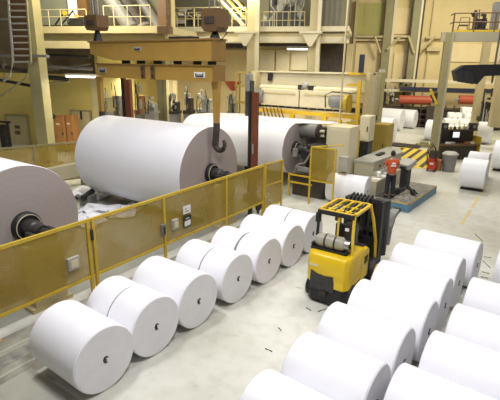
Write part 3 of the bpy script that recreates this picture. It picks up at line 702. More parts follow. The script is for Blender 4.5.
# tower cabinets right of the winder
def cabY(px0, px1, py_t, y, dep, label, mt, z0=0, name='control_cabinet', mt2='grey', plinth=True):
    xa, xb = P(px0, py_t, y=y).x, P(px1, py_t, y=y).x; zt_ = P((px0+px1)/2, py_t, y=y).z
    q = thing(name, label, 'cabinet', ((xa+xb)/2, y, 0)); w_ = xb-xa; zz0 = max(z0, .1)
    MB().box((0, dep/2, (zt_+zz0)/2), (w_, dep, zt_-zz0), bev=.02).done('body', M[mt], q)
    d = MB().box((0, -.015, (zt_+zz0)/2), (w_*.86, .03, (zt_-zz0)*.92), bev=.008).done('door', M[mt], q)
    MB().box((w_*.3, -.05, (zt_+zz0)/2), (.04, .04, .25)).done('handle', M['dark'], d)
    MB().box((0, dep/2, zz0/2), (w_*.9, dep*.9, zz0)).done('plinth', M[mt2], q)
    return q
cabY(361, 368.5, 77, 23.3, .6, 'tall pale panel just right of the winder', 'creamlight')
cabY(368.5, 375, 75, 22.9, .5, 'tall beige machine post with dark switches right of the winder', 'beige')
cabY(375.5, 382.5, 72, 26.0, .7, 'tall beige pillar standing behind the yellow cabinet', 'colbeige')
cabY(373, 388, 124.5, 24.6, 1.2, 'squat mustard yellow cabinet at the foot of the tall beige pillar', 'mustard')
cabY(360.5, 371, 116, 20.6, .7, 'pale cream box on a dark stand in front of the tall panels', 'creamlight', z0=2.05, mt2='dark')
cabY(327, 350, 127, 18.4, 1.2, 'large beige cabinet behind the yellow mesh panel of the winder', 'creamlight')
mb = MB(); p = P(367, 86, y=22.3)
q = thing('vertical_monitor', 'slim black upright device standing on top of the winder end', 'device', (P(362, 60, y=23.9).x, 23.9, wz(362, 75, 23.9)-.3))
MB().box((0, 0, .7), (.25, .15, 1.3)).done('body', M['navy'], q); MB().box((.15, 0, .1), (.8, .4, .25)).done('foot', M['dark'], q); MB().box((0, 0, -.2), (.5, .4, .5)).done('mount', M['lightgrey'], q)
cabY(378.8, 382.5, 69.5, 27.6, .6, 'narrow grey cabinet end rising behind the tall beige pillar', 'lightgrey')

# yellow framed mesh guard at the unwind machine (px 311..340)
q = thing('machine_guard', 'yellow framed mesh guard panels in front of the unwind machine', 'guard', (-7.55, 15.9, 0), 0)
xg0, xg1 = P(311.5, 150, y=15.9).x+7.55, P(336, 150, y=15.9).x+7.55; zt_, zb_ = P(313, 147, y=15.9).z, P(322, 182, y=15.9).z
for x_ in (xg0, xg1): MB().box((x_, 0, zt_/2), (.06, .06, zt_)).done('post', M['fence'], q)
MB().box(((xg0+xg1)/2, 0, zt_), (xg1-xg0, .05, .06)).box(((xg0+xg1)/2, 0, zb_), (xg1-xg0, .05, .05)).done('frame_rail', M['fence'], q)
MB().box(((xg0+xg1)/2, 0, (zt_+zb_)/2), (xg1-xg0-.06, .012, zt_-zb_)).done('mesh_panel', M['mesh'], q)
MB().tube([(xg0, 0, zt_), (xg1+.1, .5, zt_+.12)], .03, 6).done('brace', M['fence'], q)
q = thing('control_box', 'grey box on a yellow post right of the mesh guard', 'box', (P(345.5, 160, y=17.2).x, 17.2, 0))
MB().box((0, 0, .9), (.12, .12, 1.9)).box((0, 0, .02), (.3, .3, .04)).done('post', M['fence'], q)
MB().box((0, -.15, 1.62), (.38, .25, .62), bev=.02).done('box', M['lightgrey'], q); MB().box((0, -.15, 1.15), (.36, .3, .2)).done('tray', M['beige'], q)
q = thing('yellow_frame', 'yellow steel frame post with dark window beside the pale cream box', 'frame', (P(354, 140, y=19.6).x, 19.6, 0))
MB().box((-.12, 0, 1.35), (.1, .12, 2.7)).box((.2, 0, 1.35), (.1, .12, 2.7)).done('post', M['yellow'], q)
for z_ in (2.0, 2.4, 2.8): MB().box((.04, 0, z_-.1), (.34, .12, .12)).done('crossbar', M['yellow'], q)
MB().box((.05, .08, 1.4), (.3, .05, 1.3)).done('cover', M['darkbrown'], q)

# ================================================================== FRONT FENCE
XF = -8.5
q = fence_run(XF, [1.2, 3.6, 5.95, 8.42, 11.3, 13.6], 1.93, .50, 'long yellow mesh safety fence between giant reels and the left roll row')
MB().box((.02, 6.08-1.2, .965), (.07, .07, 1.93)).done('post', M['fence'], q)
pl = MB().box((.05, 6.02-1.2, 1.55), (.05, .06, .25)).done('latch', M['dark'], q)
for (px, py, w_, h, mt_) in ((73, 263, .3, .3, 'lightgrey'), (175, 224, .22, .3, 'lightgrey'), (163, 230, .12, .35, 'grey')):
    p = P(px, py, x=XF+.06); b_ = MB().box((.07, p.y-1.2, p.z), (.1, w_, h), bev=.015).done('switch_box', M[mt_], q)
    MB().box((.125, p.y-1.2, p.z), (.012, w_*.6, h*.6)).done('cover_plate', M['creamlight'] if mt_ == 'lightgrey' else M['dark'], b_)
for (px, py, h, mt_, dk) in ((187, 209.5, .24, 'white', 0), (187.5, 221, .36, 'dark', 1)):
    p = P(px, py, x=XF+.05); s_ = MB().box((.045, p.y-1.2, p.z), (.014, .32, h)).done('notice', M[mt_], q)
    mb = MB()
    if dk: mb.box((.056, p.y-1.2, p.z-.06), (.006, .26, .16)).box((.056, p.y-1.2, p.z+.09), (.006, .16, .02)); mb.done('printing', M['white'], s_)
    else: 
        mb.sph((.054, p.y-1.2-.05, p.z+.03), .025, (.2, 1, 1), 10).box((.054, p.y-1.2, p.z-.05), (.006, .16, .02)); mb.done('printing', M['dark'], s_)
# end panel turned back
q = thing('fence_gate', 'short yellow mesh gate panel with three rails at the far end of the safety fence', 'gate', (-8.5, 13.72, 0), math.radians(-5))
LG = 1.1
for y_ in (0, LG): MB().box((0, y_, .98), (.06, .06, 1.96)).done('post', M['fence'], q)
for z_ in (.25, 1.1, 1.93): MB().box((0, LG/2, z_), (.04, LG, .05)).done('frame_rail', M['fence'], q)
MB().box((0, LG/2, 1.1), (.012, LG-.06, 1.62)).done('mesh_panel', M['mesh'], q)
# perforated belt guard of the nearest reel's stand, behind the fence
q = thing('pipe_stub', 'dark bent pipe with valve behind the last roll of the left row', 'pipe', (P(250, 214, z=0).x, P(250, 214, z=0).y, 0))
MB().tube([(0, 0, 0), (0, 0, .55), (.02, -.12, .75), (.1, -.38, .85), (.12, -.5, .8)], .09, 10).done('pipe', M['darkbrown'], q, smooth=True)
MB().cyl((.2, .25, .3), (.25, .25, .3), .2, n=14).cyl((.2, .25, 0), (.2, .25, .35), .05, n=8).done('valve', M['dark'], q)
# scrap paper on the floor beyond the front fence
rnd = random.Random(11)
lbs = ['torn white paper sheet on the floor left of the middle giant reel', 'crumpled white paper lying under the middle giant reel', 'white paper offcut between the two nearest giant reels', 'flat white paper scrap just over the fence top', 'folded white paper scrap by the far fence foot']
for k, (px, py, s) in enumerate(((100, 210, .75), (124, 210, .6), (82, 220, .6), (142, 204, .4), (86, 193, .8))):
    p = P(px, py, z=.15); mb = MB(); n = 5; g = {}
    for i in range(n+1):
        for j in range(n+1):
            g[i, j] = [mb.bm.verts.new(((i/n-.5)*2.2*s+rnd.uniform(-.08, .08), (j/n-.5)*1.5*s+rnd.uniform(-.08, .08), .03+rnd.uniform(0, .3)*(1 if 0 < i < n else .3)+dz)) for dz in (0, .01)]
    for i in range(n):
        for j in range(n):
            for d_ in (0, 1): mb.bm.faces.new([g[a_][d_] for a_ in ((i, j), (i+1, j), (i+1, j+1), (i, j+1))])
    tag(mb.done('scrap_paper', M['paper'], loc=(p.x, p.y, 0), rz=rnd.uniform(0, 3)), lbs[k], 'paper', 'paper scraps among the reels')
p = P(96, 195, z=.2); q = thing('pump_unit', 'low grey metal clamp lying among paper scraps left of the middle reel', 'machine', (p.x+.3, p.y-.6, 0), .4)
MB().box((0, 0, .2), (.5, .5, .4), bev=.04).done('body', M['grey'], q); MB().cyl((0, -.35, .35), (0, .35, .45), .12, n=12).done('shaft', M['dark'], q)

# ================================================================== ROLLS
R0 = .6
def make_roll(L, R, label, loc, rz=0, group=None, core=True, L0=None):
    """roll whose right end sits at the origin; axis along x, resting on the floor"""
    q = thing('paper_roll', label, 'paper roll', loc, rz, group); e = .018
    MB().lathe([(R-e, -L), (R, -L+e), (R, -e), (R-e, 0)], 96, c=(0, 0, R)).done('wrapper', M['paper'], q, smooth=True, ang=30)
    f = MB().lathe([(R-.02, -.003), (R-.02, .006), (.001, .006)], 96, c=(0, 0, R)).done('end_face', M['paper_end'], q)
    if core:
        mb = MB(); pts = [(.012, .045*math.cos(a_), R+.055*math.sin(a_)) for a_ in [x_*.45+.6 for x_ in range(11)]]
        mb.tube(pts, .012, 6); mb.box((.01, -.01, R-.005), (.012, .03, .05)); mb.done('core_mark', M['black'], q)
    return q
ys = [4.0, 5.205, 6.41, 7.75, 9.02, 10.28, 11.5]
xr_ = [-5.55, -5.57, -5.54, -5.47, -5.40, -5.37, -5.37]
GL = 'white paper rolls in the row along the yellow fence'
lab = ['single long white roll nearest the camera in the row beside the yellow fence',
       ('near half of the white roll pair second from the camera in the left row', 'far half of the second white roll pair, its end toward the fence'),
       'single unbroken white roll third from the camera in the left row',
       ('near half of the fourth roll pair, right of a thin dark gap', 'fence side half of the fourth roll pair with the thin dark gap'),
       ('near half of the fifth roll pair, right of the thick grey seam', 'fence side half of the fifth roll pair beside the thick grey seam'),
       'single unbroken white roll sixth from the camera in the left row',
       ('near half of the farthest roll pair of the left row, end facing the yellow forklift', 'fence side half of the farthest roll pair, by the fence gate')]
RZ = -.045
LR = [1.36, 1.42, 1.50, 1.54, 1.55, 1.56, 1.56]
for i in range(7):
    if isinstance(lab[i], tuple):
        La = .74 if i != 4 else .70
        s_ = make_roll(La, R0, lab[i][0], (xr_[i], ys[i], 0), RZ, GL)
        gap = .03 if i != 4 else .06
        make_roll(LR[i]-La-gap, R0-.004, lab[i][1], (xr_[i]-(La+gap)*math.cos(RZ), ys[i]-(La+gap)*math.sin(RZ), 0), RZ, GL, core=False)
        b_ = MB().lathe([(R0-.02, 0), (R0-.02, -gap)], 64, c=(-La-.0, 0, R0)).done('seam_packing', M['grey'], s_)
    else:
        make_roll(LR[i], R0, lab[i], (xr_[i], ys[i], 0), RZ, GL)
GR = 'white paper rolls in the near right rows'
rr = [(-.95, 11.95, 1.51), (-1.15, 10.6, 1.53), (-1.2, 9.3, 1.48), (-1.25, 8.08, 1.47), (-1.38, 6.86, 1.42), (-1.45, 5.64, 1.35), (-1.5, 4.42, 1.35)]
rl = ['farthest white roll of the right group, whole end face with dark slot in view', 'second farthest roll of the right group, brownish shaded end face', 'third roll from the far end of the right group, beside the forklift wheel',
      'fourth roll from the far end of the right group, just right of the forklift rear', 'fifth roll from the far end, at the middle of the right group', 'sixth roll from the far end of the right group, near the lower edge',
      'nearest roll of the right group, cut off by the lower edge of the photo']
for (x, y, L), lb in zip(rr, rl): make_roll(L, R0, lb, (x, y, 0), -.06, GR)
r2 = [(1.0, 11.9, 1.5), (.62, 9.55, 1.45), (.55, 8.15, 1.45), (.45, 6.93, 1.5), (.35, 5.72, 1.6), (.3, 4.5, 1.55)]
rl2 = ['roll at the right edge of the photo standing apart behind the outer column', 'farthest roll of the outer right column, partly hiding two end faces', 'second farthest roll of the outer right column at the right edge',
       'third roll of the outer right column, near the right edge', 'nearest fully visible roll top of the outer right column, bottom right', 'roll of the outer right column at the bottom right corner']
for (x, y, L), lb in zip(r2, rl2): make_roll(L, R0, lb, (x, y, 0), -.06, GR)
# lone rolls further back
make_roll(1.6, .6, 'creased white roll standing alone behind the forklift by the beige console', (-5.72, 17.15, 0), .1)
def skid(x, y, L, w_, lb):
    tag(MB().box((-L/2, 0, .04), (L*.9, w_, .08), bev=.01).done('roll_skid', M['black'], loc=(x, y, 0)), lb, 'skid')
def far_roll(px_r, py_b, R, L, lb, y=None, sk=None, grp=None, z=0):
    p = P(px_r, py_b, z=z); q = make_roll(L, R, lb, (p.x, p.y, z), 0, grp, core=False)
    MB().lathe([(.07, 0), (.07, .012), (.0, .012)], 16, c=(0, 0, R)).done('core_hole', M['grey'], q)
    if sk: skid(p.x, p.y-.05, L, .5, sk); q.location.z = .075
    return p
GF = 'white rolls standing in the far right area'
far_roll(484, 191, .69, 1.05, 'narrow white roll on a black skid right of the worn yellow line', sk='black skid under the narrow roll right of the yellow line', grp=GF)
far_roll(486, 179, .68, .95, 'narrow white roll hiding behind the one on the black skid', grp=GF)
far_roll(530, 174, .80, 1.9, 'broad roll cut by the right edge level with the dark desk', sk='black skid under the broad roll at the right edge', grp=GF)
far_roll(540, 146, .85, 2.6, 'dull grey roll behind the broad roll at the right edge', grp=GF)
far_roll(440, 141, .8, 1.1, 'white roll between the yellow striped plate and the column foot', grp=GF)
far_roll(489, 144, .95, .8, 'tall white roll right of the dark desk', grp=GF)
GB = 'white rolls lying below the red rollers'
far_roll(414.5, 128.5, .87, 3.2, 'far white roll below the left red roller, farthest right of three', grp=GB)
far_roll(401, 130.5, .95, 2.6, 'far white roll in the middle of three behind the yellow cabinet', grp=GB)
far_roll(392, 144, .95, 2.0, 'white roll partly hidden by the squat mustard cabinet', grp=GB)

# heap of wrapped white bundles with printed marks
GW = 'wrapped white bundles in the pile beyond the desk'
rnd = random.Random(3); k = 0
wl = ['wrapped white bundle at the lower left of the pile', 'wrapped white bundle at the lower middle of the pile', 'wrapped white bundle at the lower right of the pile', 'wrapped white bundle second tier left with small marks', 'wrapped white bundle second tier middle with small marks',
      'wrapped white bundle second tier right with small marks', 'wrapped white bundle third tier left of the pile', 'wrapped white bundle third tier right of the pile', 'wrapped white bundle alone at the top of the pile']
spots = [(0, 0, 0), (1.0, 0, 0), (2.0, 0, 0), (.0, 1.1, 0), (1.0, 1.1, 0), (2.0, 1.1, 0), (.4, 2.2, 0), (1.5, 2.2, 0), (1.5, 3.3, 0)]
base = P(451, 141, z=0)
for (dx, dy, _), lb in zip(spots, wl):
    h = 1.25+.38*(dy/1.1)
    q = thing('wrapped_bundle', lb, 'bundle', tuple(Vector((base.x, base.y, 0))+BU*dx*1.12+BV*dy*1.15), BA+rnd.uniform(-.06, .06), GW)
    MB().box((0, 0, h/2), (1.07, 1.12, h), bev=.09, seg=3).done('wrapping', M['white'], q, smooth=True)
    mb = MB()
    for xx in (-.2, .2): mb.prism([(xx-.09, h-.55), (xx+.09, h-.55), (xx, h-.3)], -.59, -.575, 'y')
    mb.prism([(-.12, -.2), (.12, -.2), (0, .1)], h, h+.01, 'z'); mb.done('handling_mark', M['dark'], q)

# ================================================================== FORKLIFT
def forklift():
    q = thing('forklift', 'yellow and black gas forklift with its rear toward the camera', 'forklift', (-3.72, 8.75, 0), 0)
    hw = .53
    # counterweight: plan with chamfered rear corners, rounded top edge
    def plan(s, y0=.0, ch=.16): return [(-hw*s, 1.05), (-hw*s, y0+ch), (-hw*s+ch*.8, y0), (hw*s-ch*.5, y0), (hw*s, y0+ch*.8), (hw*s, 1.05)]
    mb = MB(); lv = [(.66, 1.0, 0), (.95, 1.0, -.01), (1.12, 1.0, .0), (1.22, .985, .03), (1.27, .95, .1)]; rings = []
    for z_, s_, y0 in lv: rings.append([mb.bm.verts.new((x_, y_, z_)) for x_, y_ in plan(s_, y0)])
    for A, Bq in zip(rings, rings[1:]):
        for k in range(6): mb.bm.faces.new((A[k], A[(k+1) % 6], Bq[(k+1) % 6], Bq[k]))
    mb.bm.faces.new(rings[0]); mb.bm.faces.new(rings[-1])
    cw = mb.done('counterweight', M['fork'], q)
    bv = cw.modifiers.new('soft', 'BEVEL'); bv.width = .035; bv.segments = 3; bv.limit_method = 'ANGLE'; bv.angle_limit = .35
    for p_ in cw.data.polygons: p_.use_smooth = True
    # lower yellow cheeks and dark rear recess
    MB().prism([(-hw, .16), (-hw+.13, .0), (-hw+.17, .0), (-hw+.17, .5), (-hw, .5)], .56, .70, 'z').done('counterweight_cheek', M['fork'], q)
    MB().prism([(.22, -.0), (hw-.08, 0), (hw, .13), (hw, .9), (.22, .9)], .50, .70, 'z').done('counterweight_cheek', M['fork'], q)
    MB().prism([(-.38, .40), (-.36, .86), (-.20, .79), (.0, .77), (.2, .80), (.23, .40)], -.02, .4, 'y').done('rear_grille', M['dark'], q)
    MB().prism([(-hw+.03, .2), (-hw+.16, .03), (hw-.14, .03), (hw-.04, .16), (hw-.02, 2.0), (-hw+.02, 2.0)], .09, .62, 'z').done('chassis', M['black'], q)
    MB().cyl((-.02, -.03, .33), (-.02, .1, .33), .05, n=12).box((-.02, -.02, .33), (.16, .06, .12)).done('tow_pin', M['dark'], q)
    # maker's badge area on the rear
    b_ = MB().box((-.30, -.012, .98), (.22, .012, .05)).done('badge', M['creamlight'], q)
    # wheels
    for (x_, y_, r_, w_) in ((-hw+.08, .38, .27, .2), (hw-.08, .38, .27, .2), (-hw+.06, 1.85, .34, .26), (hw-.06, 1.85, .34, .26)):
        wq = MB().lathe([(r_*.6, -w_/2), (r_*.96, -w_/2), (r_, -w_/2+.03), (r_, w_/2-.03), (r_*.96, w_/2), (r_*.6, w_/2)], 40, c=(x_, y_, r_)).done('wheel', M['black'], q, smooth=True)
        sx = 1 if x_ > 0 else -1
        MB().lathe([(r_*.58, 0), (r_*.58, sx*.01), (r_*.2, sx*.03), (.01, sx*.03)], 24, c=(x_+sx*w_*.5, y_, r_)).done('rim', M['fork'], wq)
    # hood, side body, floor
    MB().box((0, 1.22, .95), (.9, .5, .5), bev=.05).done('seat_deck', M['black'], q)
    for xa_, xb_ in ((hw-.08, hw+.01), (-hw-.01, -hw+.08)): MB().prism([(.9, .45), (1.35, .45), (1.35, 1.12), (1.22, 1.22), (.9, 1.18)], xa_, xb_, 'x').done('side_cover', M['fork'], q)
    mb = MB()
    for k in range(3): mb.box((hw+.015, 1.08+.08*k, .92), (.012, .04, .2))
    mb.done('vent', M['dark'], q)
    MB().box((0, 1.75, .42), (1.0, .75, .06)).box((hw-.06, 1.75, .46), (.1, .7, .12)).done('floor_plate', M['black'], q)
    MB().prism([(1.95, .45), (2.15, .45), (2.15, 1.15), (2.02, 1.15)], -.45, .45, 'x').done('dash', M['black'], q)
    # seat, wheel, levers
    s_ = MB().box((0, 1.2, 1.22), (.48, .46, .14), bev=.05).done('seat', M['black'], q)
    MB().box((0, .98, 1.5), (.46, .12, .55), bev=.05).done('seat_back', M['black'], q)
    MB().lathe([(.17, 0), (.19, .02), (.17, .04), (.15, .02)], 24, ax='z', c=(0, 1.75, 1.42)).cyl((0, 1.95, 1.15), (0, 1.75, 1.44), .03, n=8).done('steering_wheel', M['black'], q)
    # gas tank lying across the counterweight
    tz = 1.47
    tk = MB().lathe([(.06, -.41), (.12, -.38), (.155, -.32), (.165, -.26), (.165, .26), (.155, .32), (.12, .38), (.06, .41)], 32, c=(-.08, .42, tz)).done('gas_tank', M['tank'], q, smooth=True)
    for xs in (-.14, .10): MB().lathe([(.172, xs), (.172, xs+.04)], 32, c=(-.08, .42, tz)).done('strap', M['dark'], tk)
    MB().lathe([(.13, .36), (.13, .47), (.12, .47), (.12, .36)], 20, c=(-.08, .42, tz)).done('tank_collar', M['chrome'], tk)
    MB().box((-.08, .42, 1.29), (.9, .36, .07), bev=.02).box((-.5, .42, 1.32), (.05, .3, .18)).box((.36, .42, 1.32), (.05, .3, .18)).done('tank_bracket', M['black'], q)
    # overhead guard
    gz = 2.2; gx = .43; gy0, gy1 = .42, 1.48
    mb = MB()
    for x_ in (-gx, gx): mb.box((x_, (gy0+gy1)/2, gz), (.07, gy1-gy0+.07, .07), bev=.015)
    for y_ in (gy0, gy1): mb.box((0, y_, gz), (2*gx+.07, .07, .07), bev=.015)
    g = mb.done('overhead_guard', M['yellow'], q)  # duller than the body paint, shading put into the guard's colour
    for k in range(7): MB().box((-gx+(k+1)*2*gx/8, (gy0+gy1)/2, gz+.01), (.035, gy1-gy0, .03)).done('guard_bar', M['fork'] if k % 2 else M['dark'], g)
    MB().box((0, .62, gz), (2*gx, .05, .03)).box((0, 1.0, gz-.01), (2*gx, .05, .03)).done('cross_bar', M['fork'], g)
    MB().box((0, gy0-.045, gz-.03), (2*gx+.04, .03, .1)).done('guard_lip', M['black'], g)
    for x_ in (-gx, gx):
        MB().tube([(x_*1.08, .38, 1.18), (x_*1.02, .39, 1.7), (x_, .41, gz)], .038, 8).done('rear_post', M['fork'] if x_ > 0 else M['black'], q)
        MB().tube([(x_*1.1, 2.08, .55), (x_*1.1, 2.0, 1.1), (x_*1.05, 1.7, 1.8), (x_, gy1, gz)], .042, 8).done('front_post', M['fork'], q)
    # black rear work lights and box under the guard
    MB().box((-.44, .40, 2.02), (.10, .14, .24), bev=.02).done('work_light', M['black'], q); MB().box((.40, .44, 2.0), (.09, .1, .2), bev=.02).done('work_light', M['black'], q)
    MB().box((.36, .5, 1.75), (.26, .2, .5), bev=.02).done('air_intake', M['black'], q)
    MB().box((.29, .38, 1.86), (.09, .02, .07)).done('reflector', M['white'], q)
    MB().box((-.03, .55, 2.05), (.1, .06, .16)).done('beacon', M['rust'], q)
    MB().tube([(.06, .4, 1.6), (.07, .4, 2.2)], .025, 6).done('grab_bar', M['fork'], q)
    # mast
    my = 2.28
    for x_ in (-.44, .44):
        MB().box((x_, my, 1.1), (.14, .2, 2.0)).box((x_*.72, my+.06, 1.12), (.1, .16, 2.05)).done('mast_rail', M['black'], q)
    for z_ in (.5, 1.3, 2.08): MB().box((0, my, z_), (.9, .12, .12)).done('mast_crossbar', M['dark'], q)
    MB().cyl((-.16, my, .3), (-.16, my, 2.1), .055, n=12).cyl((.16, my, .3), (.16, my, 2.1), .055, n=12).done('lift_cylinder', M['dark'], q)
    MB().cyl((.0, my-.02, .3), (.0, my-.02, 2.08), .09, n=12).done('free_lift_cylinder', M['black'], q)
    mb = MB()
    for k in range(6): mb.tube([(-.35+.1*k, my-.35, 1.9), (-.35+.1*k, my-.2, 2.14), (-.35+.1*k, my+.1, 2.18), (-.35+.1*k, my+.2, 1.7)], .035, 6)
    mb.done('hydraulic_hose', M['black'], q)
    MB().box((0, my+.22, 1.15), (1.0, .1, 1.7), bev=.02).done('carriage', M['black'], q)
    # roll clamp
    MB().cyl((.42, my+.4, .5), (.42, my+.4, 2.05), .15, n=16).box((0, my+.38, 1.2), (.8, .2, 1.5), bev=.03).done('clamp_body', M['dark'], q)
    MB().prism([(my+.5, .75), (my+.62, .75), (my+.72, 1.15), (my+.95, 1.42), (my+1.25, 1.5), (my+1.25, 1.6), (my+.9, 1.56), (my+.62, 1.25)], .40, .60, 'x').done('clamp_arm', M['grey'], q)
    MB().box((.5, my+1.3, 1.55), (.22, .14, .14), bev=.03).done('clamp_tip', M['black'], q)
    MB().tube([(-.35, my+.45, .7), (-.6, my+.7, .7), (-.66, my+1.0, .7), (-.55, my+1.25, .7)], .07, 8).done('clamp_arm', M['dark'], q)
    MB().box((-.58, my+1.2, .7), (.06, .45, .5), bev=.02).done('clamp_pad', M['black'], q)
    return q
forklift()

# ================================================================== CONSOLE, PLATFORM, WORKER
q = thing('control_console', 'beige wraparound control console with papers behind the worker', 'console', (-7.05, 19.0, 0), -.02)
MB().prism([(.0, .0), (.85, .1), (1.05, 3.5), (.55, 4.4), (.05, 4.4)], 0, 1.36, 'z').done('cabinet', M['beige'], q)
MB().prism([(-.04, -.04), (.86, .05), (1.10, 3.5), (.6, 4.45), (.0, 4.45)], 1.36, 1.45, 'z').done('top', M['lightgrey'], q)
MB().prism([(.85, -.9), (1.4, -.9), (1.42, 2.6), (.95, 2.6)], 0, .82, 'z').done('desk', M['beige'], q)
MB().prism([(.86, .1), (.98, 2.5), (1.1, 2.5), (1.02, .1)], .82, .98, 'z').done('button_panel', M['lightgrey'], q)
MB().box((.5, 1.9, 1.5), (.22, .8, .08), bev=.03).done('tray', M['black'], q)
mb = MB()
for k in range(4): mb.box((.92+.03*k, .8+.5*k, 1.15), (.02, .16, .12))
mb.done('gauge', M['darkbrown'], q)
rnd = random.Random(8)
for k, (x, y, lb) in enumerate(((1.2, -.4, 'white paper sheet at the left of the console desk'), (1.22, .3, 'white paper sheet at the middle of the console desk'), (1.23, 1.0, 'white paper sheet on the console desk beside the worker'))):
    p = q.matrix_basis @ Vector((x, y, .825))
    tag(MB().box((0, 0, .006), (.34, .26, .012), rot=Matrix.Rotation(.0, 3, 'X')).done('paper_sheet', M['white'], loc=p, rz=rnd.uniform(0, 2)), lb, 'paper', 'papers on the console desk')
p = q.matrix_basis @ Vector((1.17, -.02, .825)); tag(MB().lathe([(.09, 0), (.1, .02), (.1, .22), (.08, .24), (.03, .26)], 20, ax='z').done('white_jar', M['white'], loc=p, smooth=True), 'small white jar standing on the console desk', 'jar')

ang = math.atan2(-(-3.81+4.04), 20.98-17.19)
q = thing('work_platform', 'low work platform with blue edge and scuffed grey top', 'platform', (-4.04, 17.19, 0), ang)
MB().box((-.72, 1.9, .16), (1.44, 3.8, .32)).done('frame', M['blue'], q)
MB().box((-.72, 1.9, .33), (1.4, 3.7, .03)).done('deck', mat('scuffed_grey_deck', (.30, .28, .23), .6, col2=(.10, .09, .08), scale=4, stretch=(4, .7, 1)), q)
MB().box((-.02, 1.9, .33), (.04, 3.8, .03)).box((-.72, .03, .33), (1.44, .06, .03)).done('edge_strip', M['fence'], q)
p = P(388, 200, z=.27)
tag(MB().box((0, 0, .012), (.62, 1.9, .025), bev=.005).done('floor_mat', M['black'], loc=(-5.12, 18.45, .346), rz=ang), 'black rubber mat under the worker on the platform', 'mat')
q = thing('foot_machine', 'black wheeled frame lying on the platform right of the worker', 'machine', tuple(P(405, 195, z=.35)), .3)
MB().tube([(-.5, 0, .05), (0, .1, .3), (.5, .2, .05)], .04, 6).tube([(-.3, .3, .05), (.1, .3, .35), (.4, -.1, .06)], .04, 6).done('frame', M['black'], q)
MB().cyl((-.3, -.05, .12), (-.3, .05, .12), .12, n=14).cyl((.3, .1, .12), (.3, .2, .12), .12, n=14).done('wheel', M['black'], q)
p = P(404, 187.5, z=.35); q = thing('terminal_stand', 'light grey tilted terminal on a dark stand right of the worker', 'terminal', (p.x, p.y, .346), -.3)
MB().box((0, 0, .45), (.34, .34, .9), bev=.03).done('stand', M['dark'], q)
MB().box((0, -.02, 1.08), (.62, .62, .26), rot=Matrix.Rotation(math.radians(18), 3, 'X'), bev=.04).done('terminal', M['lightgrey'], q)
MB().box((0, -.34, .95), (.36, .06, .12)).done('slot', M['black'], q)

